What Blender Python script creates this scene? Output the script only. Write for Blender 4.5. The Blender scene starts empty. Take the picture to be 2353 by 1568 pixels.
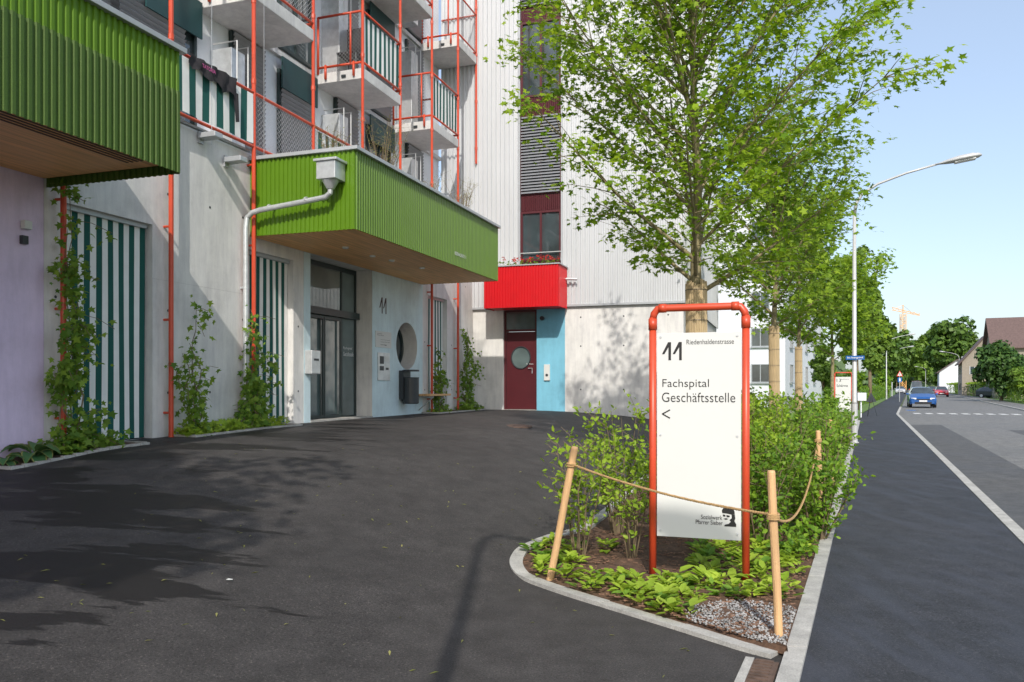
import bpy, math, random
import numpy as np
from mathutils import Vector, Matrix
R=math.radians
F=1830.0; CX=1176.5; HY=887.0; HC=1.6
scene=bpy.context.scene
C=scene.collection
rnd=random.Random(5); nr=np.random.RandomState(5)

# ------------------------------------------------------------ frames
class Fr:
    def __init__(s,ox,oy,a): s.ox,s.oy,s.a=ox,oy,a; s.c,s.s=math.cos(a),math.sin(a)
    def w(s,p): return Vector((s.ox+p[0]*s.c-p[1]*s.s, s.oy+p[0]*s.s+p[1]*s.c, p[2] if len(p)>2 else 0))
    def l(s,x,y): x-=s.ox;y-=s.oy; return (x*s.c+y*s.s, -x*s.s+y*s.c)
WF=Fr(0,0,0)
BF=Fr(-9,0,R(-18.83))      # x = out from the facade, y = along the facade
SF=Fr(-.37,0,-math.atan(.4475))  # x = across the pavement, y = along the street
def interp(x,t): return float(np.interp(x,[a for a,b in t],[b for a,b in t]))
def rampz(X,Y):
    q,s=BF.l(X,Y)
    A=interp(s,[(-8,.2),(3,.35),(8,.6),(9.7,.73),(10.6,.82),(14,.9),(24,.92),(30,.9)])
    q0=interp(s,[(0,6.3),(9,6.4),(24,8.5)]); e=interp(s,[(5,1.6),(24,2.9)])
    return A*(1-min(1,max(0,q)/q0)**e)
def bz(q,s): 
    p=BF.w((q,s,0)); return rampz(p.x,p.y)

# ------------------------------------------------------------ mesh builder
class MB:
    def __init__(s): s.v=[];s.f=[];s.m=[];s.cur=0
    def add(s,vs,fs,m=None):
        b=len(s.v); s.v+=[tuple(p) for p in vs]
        for f in fs: s.f.append([b+i for i in f]); s.m.append(s.cur if m is None else m)
    def box(s,x0,x1,y0,y1,z0,z1,m=None):
        s.add([(x0,y0,z0),(x1,y0,z0),(x1,y1,z0),(x0,y1,z0),(x0,y0,z1),(x1,y0,z1),(x1,y1,z1),(x0,y1,z1)],
              [(0,3,2,1),(4,5,6,7),(0,1,5,4),(1,2,6,5),(2,3,7,6),(3,0,4,7)],m); return s
    def obox(s,c,sz,M=None,m=None):
        M=M or Matrix.Identity(3); vs=[]
        for k in (-.5,.5):
            for (a,b) in ((-.5,-.5),(.5,-.5),(.5,.5),(-.5,.5)):
                vs.append(Vector(c)+M@Vector((a*sz[0],b*sz[1],k*sz[2])))
        s.add(vs,[(0,3,2,1),(4,5,6,7),(0,1,5,4),(1,2,6,5),(2,3,7,6),(3,0,4,7)],m); return s
    def tube(s,pts,r,n=8,m=None,cap=True):
        pts=[Vector(p) for p in pts]; k=len(pts)
        rs=r if isinstance(r,(list,tuple)) else [r]*k
        vs=[];u=None
        for i in range(k):
            t=(pts[min(i+1,k-1)]-pts[max(i-1,0)])
            if t.length<1e-9: t=Vector((0,0,1))
            t.normalize()
            if u is None: u=t.orthogonal().normalized()
            u=(u-t*u.dot(t)); u=u.normalized() if u.length>1e-6 else t.orthogonal().normalized()
            w=t.cross(u)
            for j in range(n):
                a=2*math.pi*j/n; vs.append(pts[i]+(u*math.cos(a)+w*math.sin(a))*rs[i])
        fs=[(i*n+j,i*n+(j+1)%n,(i+1)*n+(j+1)%n,(i+1)*n+j) for i in range(k-1) for j in range(n)]
        if cap: fs.append(tuple(range(n-1,-1,-1))); fs.append(tuple((k-1)*n+j for j in range(n)))
        s.add(vs,fs,m); return s
    def lathe(s,c,prof,n=16,m=None):
        vs=[];k=len(prof)
        for r,z in prof:
            for j in range(n):
                a=2*math.pi*j/n; vs.append((c[0]+r*math.cos(a),c[1]+r*math.sin(a),c[2]+z))
        fs=[(i*n+j,i*n+(j+1)%n,(i+1)*n+(j+1)%n,(i+1)*n+j) for i in range(k-1) for j in range(n)]
        fs.append(tuple(range(n-1,-1,-1))); fs.append(tuple((k-1)*n+j for j in range(n)))
        s.add(vs,fs,m); return s
    def poly(s,pts,m=None): s.add(pts,[tuple(range(len(pts)))],m); return s
    def corr(s,axis,a0,a1,c,h0,h1,pitch=.1,amp=.022,sign=1,m=None):
        prof=[(0,0),(.36,0),(.46,amp),(.88,amp)]
        n=max(1,round((a1-a0)/pitch)); p=(a1-a0)/n; P=[]
        for i in range(n):
            for f,o in prof: P.append((a0+(i+f)*p,c+sign*o))
        P.append((a1,c))
        vs=[]
        for a,o in P:
            if axis=='y': vs+= [(o,a,h0),(o,a,h1)]
            else: vs+= [(a,o,h0),(a,o,h1)]
        s.add(vs,[(2*i,2*i+2,2*i+3,2*i+1) for i in range(len(P)-1)],m); return s
ORI={}
def tag(o,label=None,cat=None,group=None,kind=None):
    if label: o['label']=label
    if cat: o['category']=cat
    if group: o['group']=group
    if kind: o['kind']=kind
    return o
def mk(name,mb,mats,parent=None,fr=WF,smooth=False,bevel=0,o=None):
    me=bpy.data.meshes.new(name); V=np.array(mb.v,dtype=float)
    if parent is not None: fr,o=ORI[parent.name]
    elif o is None:
        a,b=V.min(0),V.max(0); o=((a[0]+b[0])/2,(a[1]+b[1])/2,a[2])
    me.from_pydata((V-np.array(o)).tolist(),[],mb.f)
    if not isinstance(mats,(list,tuple)): mats=[mats]
    for m in mats: me.materials.append(m)
    me.polygons.foreach_set('material_index',mb.m)
    if smooth: me.polygons.foreach_set('use_smooth',[True]*len(mb.f))
    me.update()
    ob=bpy.data.objects.new(name,me); C.objects.link(ob)
    if parent is not None: ob.parent=parent
    else: ob.location=fr.w(o); ob.rotation_euler=(0,0,fr.a)
    ORI[ob.name]=(fr,o)
    if bevel:
        b=ob.modifiers.new('bevel','BEVEL'); b.width=bevel; b.segments=2; b.limit_method='ANGLE'
    return ob
def thing(name,label,cat,fr,loc,group=None):
    e=bpy.data.objects.new(name,None); C.objects.link(e); e.empty_display_size=.1
    e.location=fr.w(loc); e.rotation_euler=(0,0,fr.a); tag(e,label,cat,group); ORI[e.name]=(fr,tuple(loc)); return e
def copy_tree(root,loc,rz,label):
    r=root.copy(); C.objects.link(r); r.location=loc; r.rotation_euler=(0,0,rz); r['label']=label
    for ch in [c for c in bpy.data.objects if c.parent==root]:
        c=ch.copy(); C.objects.link(c); c.parent=r
        for g in [g for g in bpy.data.objects if g.parent==ch]:
            d=g.copy(); C.objects.link(d); d.parent=c
    return r
# ------------------------------------------------------------ materials
def newmat(name):
    m=bpy.data.materials.new(name); m.use_nodes=True; nt=m.node_tree; nt.nodes.clear()
    out=nt.nodes.new('ShaderNodeOutputMaterial'); return m,nt,out
def noise(nt,scale,detail=6,rough=.6,vec=None,stretch=None,rot=0):
    tc=nt.nodes.new('ShaderNodeTexCoord'); mp=nt.nodes.new('ShaderNodeMapping')
    nt.links.new(tc.outputs['Object'],mp.inputs[0]); mp.inputs['Rotation'].default_value=(0,0,rot)
    if stretch: mp.inputs['Scale'].default_value=stretch
    n=nt.nodes.new('ShaderNodeTexNoise'); n.inputs['Scale'].default_value=scale; n.inputs['Detail'].default_value=detail
    n.inputs['Roughness'].default_value=rough; nt.links.new(mp.outputs[0],n.inputs['Vector']); return n
def ramp(nt,src,stops):
    r=nt.nodes.new('ShaderNodeValToRGB'); el=r.color_ramp.elements
    while len(el)<len(stops): el.new(.5)
    for e,(p,c) in zip(el,stops): e.position=p; e.color=(*c,1) if len(c)==3 else c
    nt.links.new(src,r.inputs[0]); return r
def mixn(nt,a,b,fac=1,mode='MULTIPLY'):
    x=nt.nodes.new('ShaderNodeMixRGB'); x.blend_type=mode
    for k,v in ((0,fac),(1,a),(2,b)):
        if isinstance(v,(int,float)): x.inputs[k].default_value=v
        elif isinstance(v,tuple): x.inputs[k].default_value=(*v,1)
        else: nt.links.new(v,x.inputs[k])
    return x.outputs[0]
def sc(c,k): return tuple(min(1,x*k) for x in c)
def mat(name,col,rough=.6,metal=0,var=.12,scale=3,bump=0,bscale=60,stretch=None,spec=.5,fine=0,coat=0):
    m,nt,out=newmat(name); p=nt.nodes.new('ShaderNodeBsdfPrincipled'); nt.links.new(p.outputs[0],out.inputs[0])
    p.inputs['Roughness'].default_value=rough; p.inputs['Metallic'].default_value=metal
    p.inputs['Specular IOR Level'].default_value=spec; p.inputs['Coat Weight'].default_value=coat
    n=noise(nt,scale,6,.65,stretch=stretch)
    r=ramp(nt,n.outputs[0],[(.3,sc(col,1-var)),(.7,sc(col,1+var))]); src=r.outputs[0]
    if fine:
        n3=noise(nt,bscale,3,.7); r3=ramp(nt,n3.outputs[0],[(.35,(1-fine,)*3),(.65,(1,1,1))]); src=mixn(nt,src,r3.outputs[0])
    nt.links.new(src,p.inputs['Base Color'])
    if bump:
        n2=noise(nt,bscale,4,.7); b=nt.nodes.new('ShaderNodeBump'); b.inputs['Strength'].default_value=bump; b.inputs['Distance'].default_value=.01
        nt.links.new(n2.outputs[0],b.inputs['Height']); nt.links.new(b.outputs[0],p.inputs['Normal'])
    return m
def leafmat(name,c1,c2,trans=.4,rough=.5):
    m,nt,out=newmat(name); g=nt.nodes.new('ShaderNodeNewGeometry')
    r=ramp(nt,g.outputs['Random Per Island'],[(0,c1),(.6,tuple((a+b)/2 for a,b in zip(c1,c2))),(1,c2)])
    n=noise(nt,.9,3); r2=ramp(nt,n.outputs[0],[(.35,(.72,.75,.75)),(.65,(1,1,1))])
    col=mixn(nt,r.outputs[0],r2.outputs[0])
    p=nt.nodes.new('ShaderNodeBsdfPrincipled'); p.inputs['Roughness'].default_value=rough; p.inputs['Specular IOR Level'].default_value=.3
    nt.links.new(col,p.inputs['Base Color'])
    t=nt.nodes.new('ShaderNodeBsdfTranslucent'); hs=mixn(nt,col,(1.0,1.0,.45))
    gm=nt.nodes.new('ShaderNodeGamma'); gm.inputs['Gamma'].default_value=.8; nt.links.new(hs,gm.inputs[0]); nt.links.new(gm.outputs[0],t.inputs[0])
    s=nt.nodes.new('ShaderNodeMixShader'); s.inputs[0].default_value=trans
    nt.links.new(p.outputs[0],s.inputs[1]); nt.links.new(t.outputs[0],s.inputs[2]); nt.links.new(s.outputs[0],out.inputs[0]); return m
def glassmat(name,col,rough=.04):
    m,nt,out=newmat(name); p=nt.nodes.new('ShaderNodeBsdfPrincipled'); nt.links.new(p.outputs[0],out.inputs[0])
    n=noise(nt,.8,3); r=ramp(nt,n.outputs[0],[(.35,sc(col,.6)),(.7,sc(col,1.5))]); nt.links.new(r.outputs[0],p.inputs['Base Color'])
    p.inputs['Roughness'].default_value=rough; p.inputs['Specular IOR Level'].default_value=.9; p.inputs['Coat Weight'].default_value=.6; p.inputs['Coat Roughness'].default_value=.02; return m
def asphalt(name,lo,hi,stain=False,streak=None):
    m,nt,out=newmat(name); p=nt.nodes.new('ShaderNodeBsdfPrincipled'); nt.links.new(p.outputs[0],out.inputs[0])
    n=noise(nt,.35,8,.65); r=ramp(nt,n.outputs[0],[(.3,lo),(.7,hi)])
    nm=noise(nt,3.5,7,.7); rm=ramp(nt,nm.outputs[0],[(.35,(.74,.74,.74)),(.65,(1.2,1.2,1.2))]); src=mixn(nt,r.outputs[0],rm.outputs[0])
    n2=noise(nt,75,2,.8); r2=ramp(nt,n2.outputs[0],[(.35,(.45,.45,.45)),(.5,(1,1,1)),(.62,(1.0,1.0,1.0)),(.70,(2.8,2.7,2.5))])
    src=mixn(nt,src,r2.outputs[0])
    rr=ramp(nt,n.outputs[0],[(.3,(.62,)*3),(.7,(.8,)*3)]); rsrc=rr.outputs[0]
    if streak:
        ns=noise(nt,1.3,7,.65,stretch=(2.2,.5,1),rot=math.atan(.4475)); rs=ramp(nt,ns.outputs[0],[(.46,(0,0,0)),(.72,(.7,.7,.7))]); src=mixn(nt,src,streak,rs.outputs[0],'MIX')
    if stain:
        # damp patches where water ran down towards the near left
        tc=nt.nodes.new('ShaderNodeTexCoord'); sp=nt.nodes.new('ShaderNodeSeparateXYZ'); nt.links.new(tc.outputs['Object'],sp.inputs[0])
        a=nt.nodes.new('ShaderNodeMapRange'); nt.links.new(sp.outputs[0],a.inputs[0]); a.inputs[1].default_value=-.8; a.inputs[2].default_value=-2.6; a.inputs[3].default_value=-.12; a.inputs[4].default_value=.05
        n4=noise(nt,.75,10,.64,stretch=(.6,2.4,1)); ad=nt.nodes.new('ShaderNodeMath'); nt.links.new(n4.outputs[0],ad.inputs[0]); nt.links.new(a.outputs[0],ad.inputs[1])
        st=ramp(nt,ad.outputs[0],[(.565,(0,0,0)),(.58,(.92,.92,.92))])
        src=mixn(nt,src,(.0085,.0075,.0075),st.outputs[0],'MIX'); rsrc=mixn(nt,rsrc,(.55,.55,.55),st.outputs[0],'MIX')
    nt.links.new(src,p.inputs['Base Color']); nt.links.new(rsrc,p.inputs['Roughness']); p.inputs['Specular IOR Level'].default_value=.35
    n3=noise(nt,150,3,.8); b=nt.nodes.new('ShaderNodeBump'); b.inputs['Strength'].default_value=.6; b.inputs['Distance'].default_value=.006
    nt.links.new(n3.outputs[0],b.inputs['Height']); nt.links.new(b.outputs[0],p.inputs['Normal']); return m
def concrete(name,col,st=1):
    m,nt,out=newmat(name); p=nt.nodes.new('ShaderNodeBsdfPrincipled'); nt.links.new(p.outputs[0],out.inputs[0]); p.inputs['Roughness'].default_value=.8
    n=noise(nt,.9,8,.7); a=ramp(nt,n.outputs[0],[(.28,sc(col,.78)),(.5,col),(.72,sc(col,1.14))])
    n2=noise(nt,3,6,.7,stretch=(2.5,2.5,.35)); b=ramp(nt,n2.outputs[0],[(.35,(.84,.84,.86)),(.6,(1,1,1))])
    n3=noise(nt,45,3,.7); c=ramp(nt,n3.outputs[0],[(.28,(.72,.72,.72)),(.36,(1,1,1))])
    x=mixn(nt,a.outputs[0],b.outputs[0],.5+.5*st); y=mixn(nt,x,c.outputs[0],.7*st)
    nt.links.new(y,p.inputs['Base Color'])
    bp=nt.nodes.new('ShaderNodeBump'); bp.inputs['Strength'].default_value=.25; bp.inputs['Distance'].default_value=.01; nt.links.new(n3.outputs[0],bp.inputs['Height']); nt.links.new(bp.outputs[0],p.inputs['Normal']); return m
def woodmat(name,col,plank=.12,axis=0):
    m,nt,out=newmat(name); p=nt.nodes.new('ShaderNodeBsdfPrincipled'); nt.links.new(p.outputs[0],out.inputs[0]); p.inputs['Roughness'].default_value=.55
    st=(12,.6,12) if axis==0 else (.6,12,12)
    n=noise(nt,1.6,6,.6,stretch=st); a=ramp(nt,n.outputs[0],[(.3,sc(col,.72)),(.7,sc(col,1.15))])
    w=nt.nodes.new('ShaderNodeTexWave'); tc=nt.nodes.new('ShaderNodeTexCoord'); nt.links.new(tc.outputs['Object'],w.inputs[0]); w.bands_direction='X' if axis==0 else 'Y'; w.inputs['Scale'].default_value=.314/plank*1.0; w.wave_profile='SAW'
    c=ramp(nt,w.outputs[0],[(0,(.35,.35,.35)),(.06,(1,1,1))])
    nt.links.new(mixn(nt,a.outputs[0],c.outputs[0]),p.inputs['Base Color']); return m
M={}
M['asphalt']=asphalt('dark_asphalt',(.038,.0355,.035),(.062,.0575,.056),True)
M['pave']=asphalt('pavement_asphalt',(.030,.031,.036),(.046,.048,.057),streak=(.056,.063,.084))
M['road']=asphalt('road_asphalt',(.15,.147,.14),(.21,.205,.195))
M['patch']=asphalt('road_patch',(.085,.084,.084),(.11,.108,.105))
M['granite']=mat('granite',(.46,.45,.42),.8,var=.25,scale=6,bump=.4,bscale=90,fine=.3)
M['concrete']=concrete('fair_faced_concrete',(.69,.68,.655))
M['slab']=concrete('balcony_concrete',(.60,.59,.57))
M['lilac']=concrete('lilac_paint',(.70,.58,.76),.2)
M['paleblue']=concrete('pale_blue_paint',(.60,.74,.78),.2)
M['blue']=concrete('sky_blue_paint',(.18,.46,.60),.2)
M['green']=mat('green_sheet',(.09,.19,.006),.36,var=.06,scale=2,spec=.5)
M['mesh_green']=mat('perforated_green',(.068,.14,.009),.5,var=.08,bscale=130,fine=.5,bump=.2)
M['red']=mat('red_sheet',(.56,.006,.012),.4,var=.05)
M['redtube']=mat('orange_red_tube',(.54,.062,.022),.38,var=.12,scale=4)
M['white_corr']=mat('white_sheet',(.56,.575,.59),.42,metal=.15,var=.06,scale=1.2,stretch=(1,1,.2))
M['silver']=mat('galvanised_steel',(.60,.62,.63),.4,metal=.6,var=.15,scale=8)
M['alu']=mat('grey_flashing',(.45,.47,.49),.45,metal=.4,var=.05)
M['polewhite']=mat('pale_grey_paint',(.50,.51,.51),.5,metal=.2,var=.06)
M['panelwhite']=mat('pale_facade_panel',(.74,.76,.80),.5,var=.05)
M['darkgreen']=mat('dark_green_panel',(.014,.055,.058),.5,var=.12)
M['frame']=mat('dark_frame',(.02,.035,.035),.4,var=.1)
M['blind']=mat('blind_slat',(.24,.25,.27),.45,metal=.3,var=.08)
M['maroon']=mat('maroon_paint',(.075,.009,.014),.42,var=.08)
M['glass']=glassmat('window_glass',(.04,.055,.06))
M['ltglass']=glassmat('entrance_glass',(.11,.15,.15))
M['stripe_g']=mat('dark_teal_fabric',(.006,.085,.07),.85,var=.1,bump=.2,bscale=200)
M['stripe_w']=mat('white_fabric',(.78,.78,.75),.85,var=.06,bump=.2,bscale=200)
M['soffit']=woodmat('soffit_boards',(.84,.46,.18),.12,0)
M['timber']=mat('pale_timber',(.60,.37,.18),.65,var=.2,scale=3,stretch=(8,8,.6),bump=.3,bscale=40)
M['darkwood']=mat('dark_slats',(.10,.05,.02),.7,var=.2)
M['signwhite']=mat('sign_white',(.62,.63,.61),.42,var=.015)
M['ink']=mat('black_lettering',(.012,.012,.012),.5,var=.02)
M['inkwhite']=mat('white_lettering',(.75,.75,.75),.5,var=.02)
M['pink']=mat('pink_print',(.5,.08,.25),.6,var=.02)
M['black']=mat('dark_metal',(.03,.035,.04),.45,var=.15)
M['blackcloth']=mat('black_cloth',(.025,.022,.025),.9,var=.2)
M['rope']=mat('hemp_rope',(.42,.27,.12),.9,var=.25,scale=40,bump=.6,bscale=120)
M['reed']=mat('reed_mat',(.46,.35,.20),.85,var=.4,scale=6,stretch=(30,30,.5),bump=.5,bscale=50)
M['bark']=mat('grey_green_bark',(.24,.20,.11),.85,var=.45,scale=9,bump=.7,bscale=35)
M['bark2']=mat('brown_bark',(.16,.12,.07),.85,var=.3,scale=9)
M['soil']=mat('bark_mulch',(.10,.055,.033),.95,var=.5,scale=14,bump=1,bscale=30)
M['chip']=mat('mulch_chip',(.19,.105,.065),.9,var=.5,scale=20)
M['stone']=mat('pebble',(.29,.285,.28),.75,var=.6,scale=9)
M['rust']=mat('rusty_iron',(.13,.085,.065),.75,var=.4,scale=12,metal=.3)
M['plaster']=mat('white_render',(.68,.70,.74),.8,var=.04,scale=.6)
M['beige']=mat('beige_render',(.30,.26,.21),.8,var=.06)
M['tile']=mat('brown_tiles',(.13,.085,.075),.8,var=.25,scale=5,bump=.6,bscale=8)
M['paint']=mat('road_paint',(.75,.75,.72),.7,var=.2,scale=8)
M['grass']=mat('grass',(.10,.17,.035),.9,var=.35,scale=2,bump=1,bscale=25)
M['ground']=mat('ground',(.09,.12,.05),.95,var=.3,scale=.2)
M['orange']=mat('hazed_crane_orange',(.75,.40,.13),.5,var=.1)  # crane orange paled, distance haze mixed into the colour
M['rubber']=mat('rubber',(.015,.015,.016),.7,var=.1)
M['bluesign']=mat('blue_enamel',(.01,.11,.38),.4,var=.03)
M['redpaint']=mat('signal_red',(.6,.02,.02),.5,var=.03)
M['lens']=mat('lamp_lens',(.75,.76,.74),.25,var=.03)
M['flower']=leafmat('red_petals',(.5,.02,.01),(.75,.05,.03),.2)
M['maple']=leafmat('maple_leaf',(.14,.28,.010),(.42,.58,.035),.5)
M['maple2']=leafmat('maple_leaf_far',(.13,.25,.015),(.34,.49,.04),.48)
M['shrubl']=leafmat('shrub_leaf_light',(.20,.34,.02),(.42,.58,.05),.42)
M['shrubd']=leafmat('shrub_leaf',(.09,.21,.015),(.28,.44,.035),.4)
M['vine']=leafmat('vine_leaf',(.08,.19,.02),(.28,.42,.05),.4)
M['cover']=leafmat('ground_cover_leaf',(.24,.38,.03),(.46,.60,.07),.38)
M['cover2']=leafmat('ground_cover_leaf_darker',(.12,.26,.03),(.24,.40,.05),.38)
M['hosta']=leafmat('hosta_leaf',(.07,.19,.07),(.15,.29,.11),.25)
M['far1']=leafmat('far_foliage',(.06,.13,.02),(.15,.25,.04),.25)
M['far2']=leafmat('far_foliage_light',(.10,.19,.02),(.22,.34,.05),.3)
M['hazy']=leafmat('hazy_wood',(.10,.16,.07),(.17,.25,.11),.25)  # lighter greens, the haze over the far wood is in the leaf colour
M['dark']=leafmat('dark_foliage',(.035,.09,.022),(.10,.19,.035),.2)
M['dry']=leafmat('dry_grass',(.22,.24,.06),(.4,.38,.14),.3)

# ------------------------------------------------------------ leaves
MAPLE=([(0,.05,0),(.32,0,-.04),(.2,.25,0),(.54,.48,-.08),(.2,.55,-.01),(0,1,-.06),(-.2,.55,-.01),(-.54,.48,-.08),(-.2,.25,0),(-.32,0,-.04)],[[0,1,2,3,4,5],[0,5,6,7,8,9]])
OVAL=([(0,0,0),(.27,.35,.06),(.2,.75,.02),(0,1,-.1),(-.2,.75,.02),(-.27,.35,.06)],[[0,1,2,3],[0,3,4,5]])
LANCE=([(0,0,0),(.12,.4,.02),(0,1,-.15),(-.12,.4,.02)],[[0,1,2,3]])
DIA=([(0,0,0),(.42,.5,.04),(0,1,-.06),(-.42,.5,.04)],[[0,1,2,3]])
def leaves(name,P,N,S,mt,parent=None,shape=DIA,fr=WF,H=None,o=None):
    P=np.asarray(P,float);N=np.asarray(N,float);S=np.asarray(S,float);n=len(P)
    if parent is not None: fr,o=ORI[parent.name]
    elif o is None: o=(P[:,0].mean(),P[:,1].mean(),P[:,2].min())
    N=N/(np.linalg.norm(N,axis=1)[:,None]+1e-9)
    if H is None: H=nr.normal(size=(n,3))
    B=H-N*(H*N).sum(1)[:,None]; B/=np.linalg.norm(B,axis=1)[:,None]+1e-9
    A=np.cross(B,N)
    sh=np.array(shape[0]); k=len(sh)
    V=P[:,None,:]+S[:,None,None]*(A[:,None,:]*sh[None,:,0,None]+B[:,None,:]*sh[None,:,1,None]+N[:,None,:]*sh[None,:,2,None])-np.array(o)
    me=bpy.data.meshes.new(name); me.vertices.add(n*k); me.vertices.foreach_set('co',V.reshape(-1).astype(np.float32))
    fl=[len(f) for f in shape[1]]; idx=np.concatenate([np.array(f) for f in shape[1]])
    L=(idx[None,:]+np.arange(n)[:,None]*k).reshape(-1); tot=np.tile(fl,n); st=np.concatenate([[0],np.cumsum(tot)[:-1]])
    me.loops.add(len(L)); me.loops.foreach_set('vertex_index',L.astype(np.int32))
    me.polygons.add(len(tot)); me.polygons.foreach_set('loop_start',st.astype(np.int32)); me.polygons.foreach_set('loop_total',tot.astype(np.int32))
    me.materials.append(mt); me.update(calc_edges=True); me.validate()
    ob=bpy.data.objects.new(name,me); C.objects.link(ob)
    if parent is not None: ob.parent=parent
    else: ob.location=fr.w(o); ob.rotation_euler=(0,0,fr.a)
    ORI[ob.name]=(fr,o); return ob

def tree(name,label,x,y,H,hb,Rr,tr,nprim,nleaf,ls,seed,lm,shape=MAPLE,wrap=None,group=None,el0=38,bark='bark',sig=.13,limb=1.0):
    rd=random.Random(seed); z0=rampz(x,y) if y<40 and x<12 else 0
    t=thing(name,label,'tree',WF,(x,y,z0),group)
    mb=MB(); pts=[];rs=[];K=9
    wob=[(rd.uniform(-.05,.05),rd.uniform(-.05,.05)) for _ in range(K)]
    def tp(h):
        f=(h)/(H*.93); i=min(K-2,int(f*(K-1))); g=f*(K-1)-i
        a=wob[i][0]*(1-g)+wob[i+1][0]*g; b=wob[i][1]*(1-g)+wob[i+1][1]*g
        return Vector((x+a*f*2,y+b*f*2,z0+h))
    for i in range(K):
        h=H*.93*i/(K-1); pts.append(tp(h)); f=i/(K-1); rs.append(tr*(1.12 if i==0 else 1)*(1-.93*f**.9)+.005)
    mb.tube(pts,rs,10)
    segs=[]
    for i in range(nprim):
        f=(i+rd.random()*.6)/nprim; h=hb+(H*.86-hb)*f**.95
        az=i*2.39996+rd.uniform(-.3,.3); el=R(el0+20*f+rd.uniform(-10,14))
        env=Rr*(.82+.25*math.sin(min(1,f*1.6)*math.pi)) *(1-.62*f**1.7)
        L=env/max(.45,math.cos(el))*rd.uniform(.8,1.08)
        L=min(L,(H-h+.4)/max(.2,math.sin(el))*1.05)
        p=tp(h); d=Vector((math.cos(az)*math.cos(el),math.sin(az)*math.cos(el),math.sin(el)))
        path=[p.copy()];n=8
        for k in range(n):
            d=(d+Vector((rd.uniform(-.06,.06),rd.uniform(-.06,.06),rd.uniform(-.05,.07)))).normalized(); p=p+d*L/n; path.append(p.copy())
        r0=tr*(.2*(1-f)+.09)*limb*rd.uniform(.7,1.15); mb.tube(path,[r0*(1-.85*k/n)+.0025 for k in range(n+1)],6,cap=False)
        for k in range(1,n+1):
            for sd in ((-1,1) if k<n else (-1,0,1)):
                base=path[k]; dd=(path[k]-path[k-1]).normalized(); a=sd*R(rd.uniform(30,60))
                hd=Vector((dd.x*math.cos(a)-dd.y*math.sin(a),dd.x*math.sin(a)+dd.y*math.cos(a),dd.z*.8+rd.uniform(-.35,.25))).normalized()
                l=L*(.34*(1-k/n)+.17)*rd.uniform(.7,1.2)*(.55 if k==1 else 1); q=base.copy(); sp=[q.copy()]
                for _ in range(3): hd=(hd+Vector((rd.uniform(-.12,.12),rd.uniform(-.12,.12),rd.uniform(-.15,.03)))).normalized(); q=q+hd*l/3; sp.append(q.copy())
                mb.tube(sp,[.007*tr/.11+.002,.005*tr/.11+.001,.004,.0025],4,cap=False)
                for u in range(3): segs.append((sp[u],sp[u+1]))
                for u in (1,2,3):
                    a2=R(rd.choice((-50,50))+rd.uniform(-15,15)); h2=Vector((hd.x*math.cos(a2)-hd.y*math.sin(a2),hd.x*math.sin(a2)+hd.y*math.cos(a2),hd.z*.5-.05))
                    e=sp[u]+h2*l*.35; segs.append((sp[u],e))
    mk('trunk',mb,M[bark],t,smooth=True)
    S0=np.array([s[0] for s in segs]);S1=np.array([s[1] for s in segs])
    w=np.random.RandomState(seed).uniform(.1,1.6,len(segs))**1.9*np.linalg.norm(S1-S0,axis=1)**.6; w/=w.sum()
    id=nr.choice(len(segs),nleaf,p=w); f=nr.uniform(0,1.1,nleaf)[:,None]
    P=S0[id]*(1-f)+S1[id]*f+nr.normal(size=(nleaf,3))*np.array([sig,sig,sig*.42])
    N=nr.normal(size=(nleaf,3))*.5+np.array([0,-.4,.9])
    Hd=(S1-S0)[id]+nr.normal(size=(nleaf,3))*.5*np.linalg.norm((S1-S0)[id],axis=1)[:,None]+np.array([0,0,-.05])
    leaves('crown',P,N,ls*nr.uniform(.6,1.25,nleaf),M[lm],t,shape,H=Hd)
    if wrap:
        w_=MB(); n=26
        rr=tr*1.16
        for k in range(n):
            a=2*math.pi*k/n; c=(x+rr*math.cos(a),y+rr*math.sin(a)); hh=wrap+rd.uniform(-.04,.04)
            w_.tube([(c[0],c[1],z0+.15),(c[0]+(tp(wrap).x-x),c[1]+(tp(wrap).y-y),z0+hh)],rr*.14,5)
        mk('reed_wrap',w_,M['reed'],t)
        for hh in np.arange(.4,wrap,.42):
            b=MB(); c=tp(hh); b.tube([(c.x+(rr*1.17)*math.cos(a),c.y+rr*1.17*math.sin(a),c.z) for a in np.linspace(0,2*math.pi,17)],.004,4,cap=False)
            mk('tie_wire',b,M['black'],t)
    return t
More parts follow.
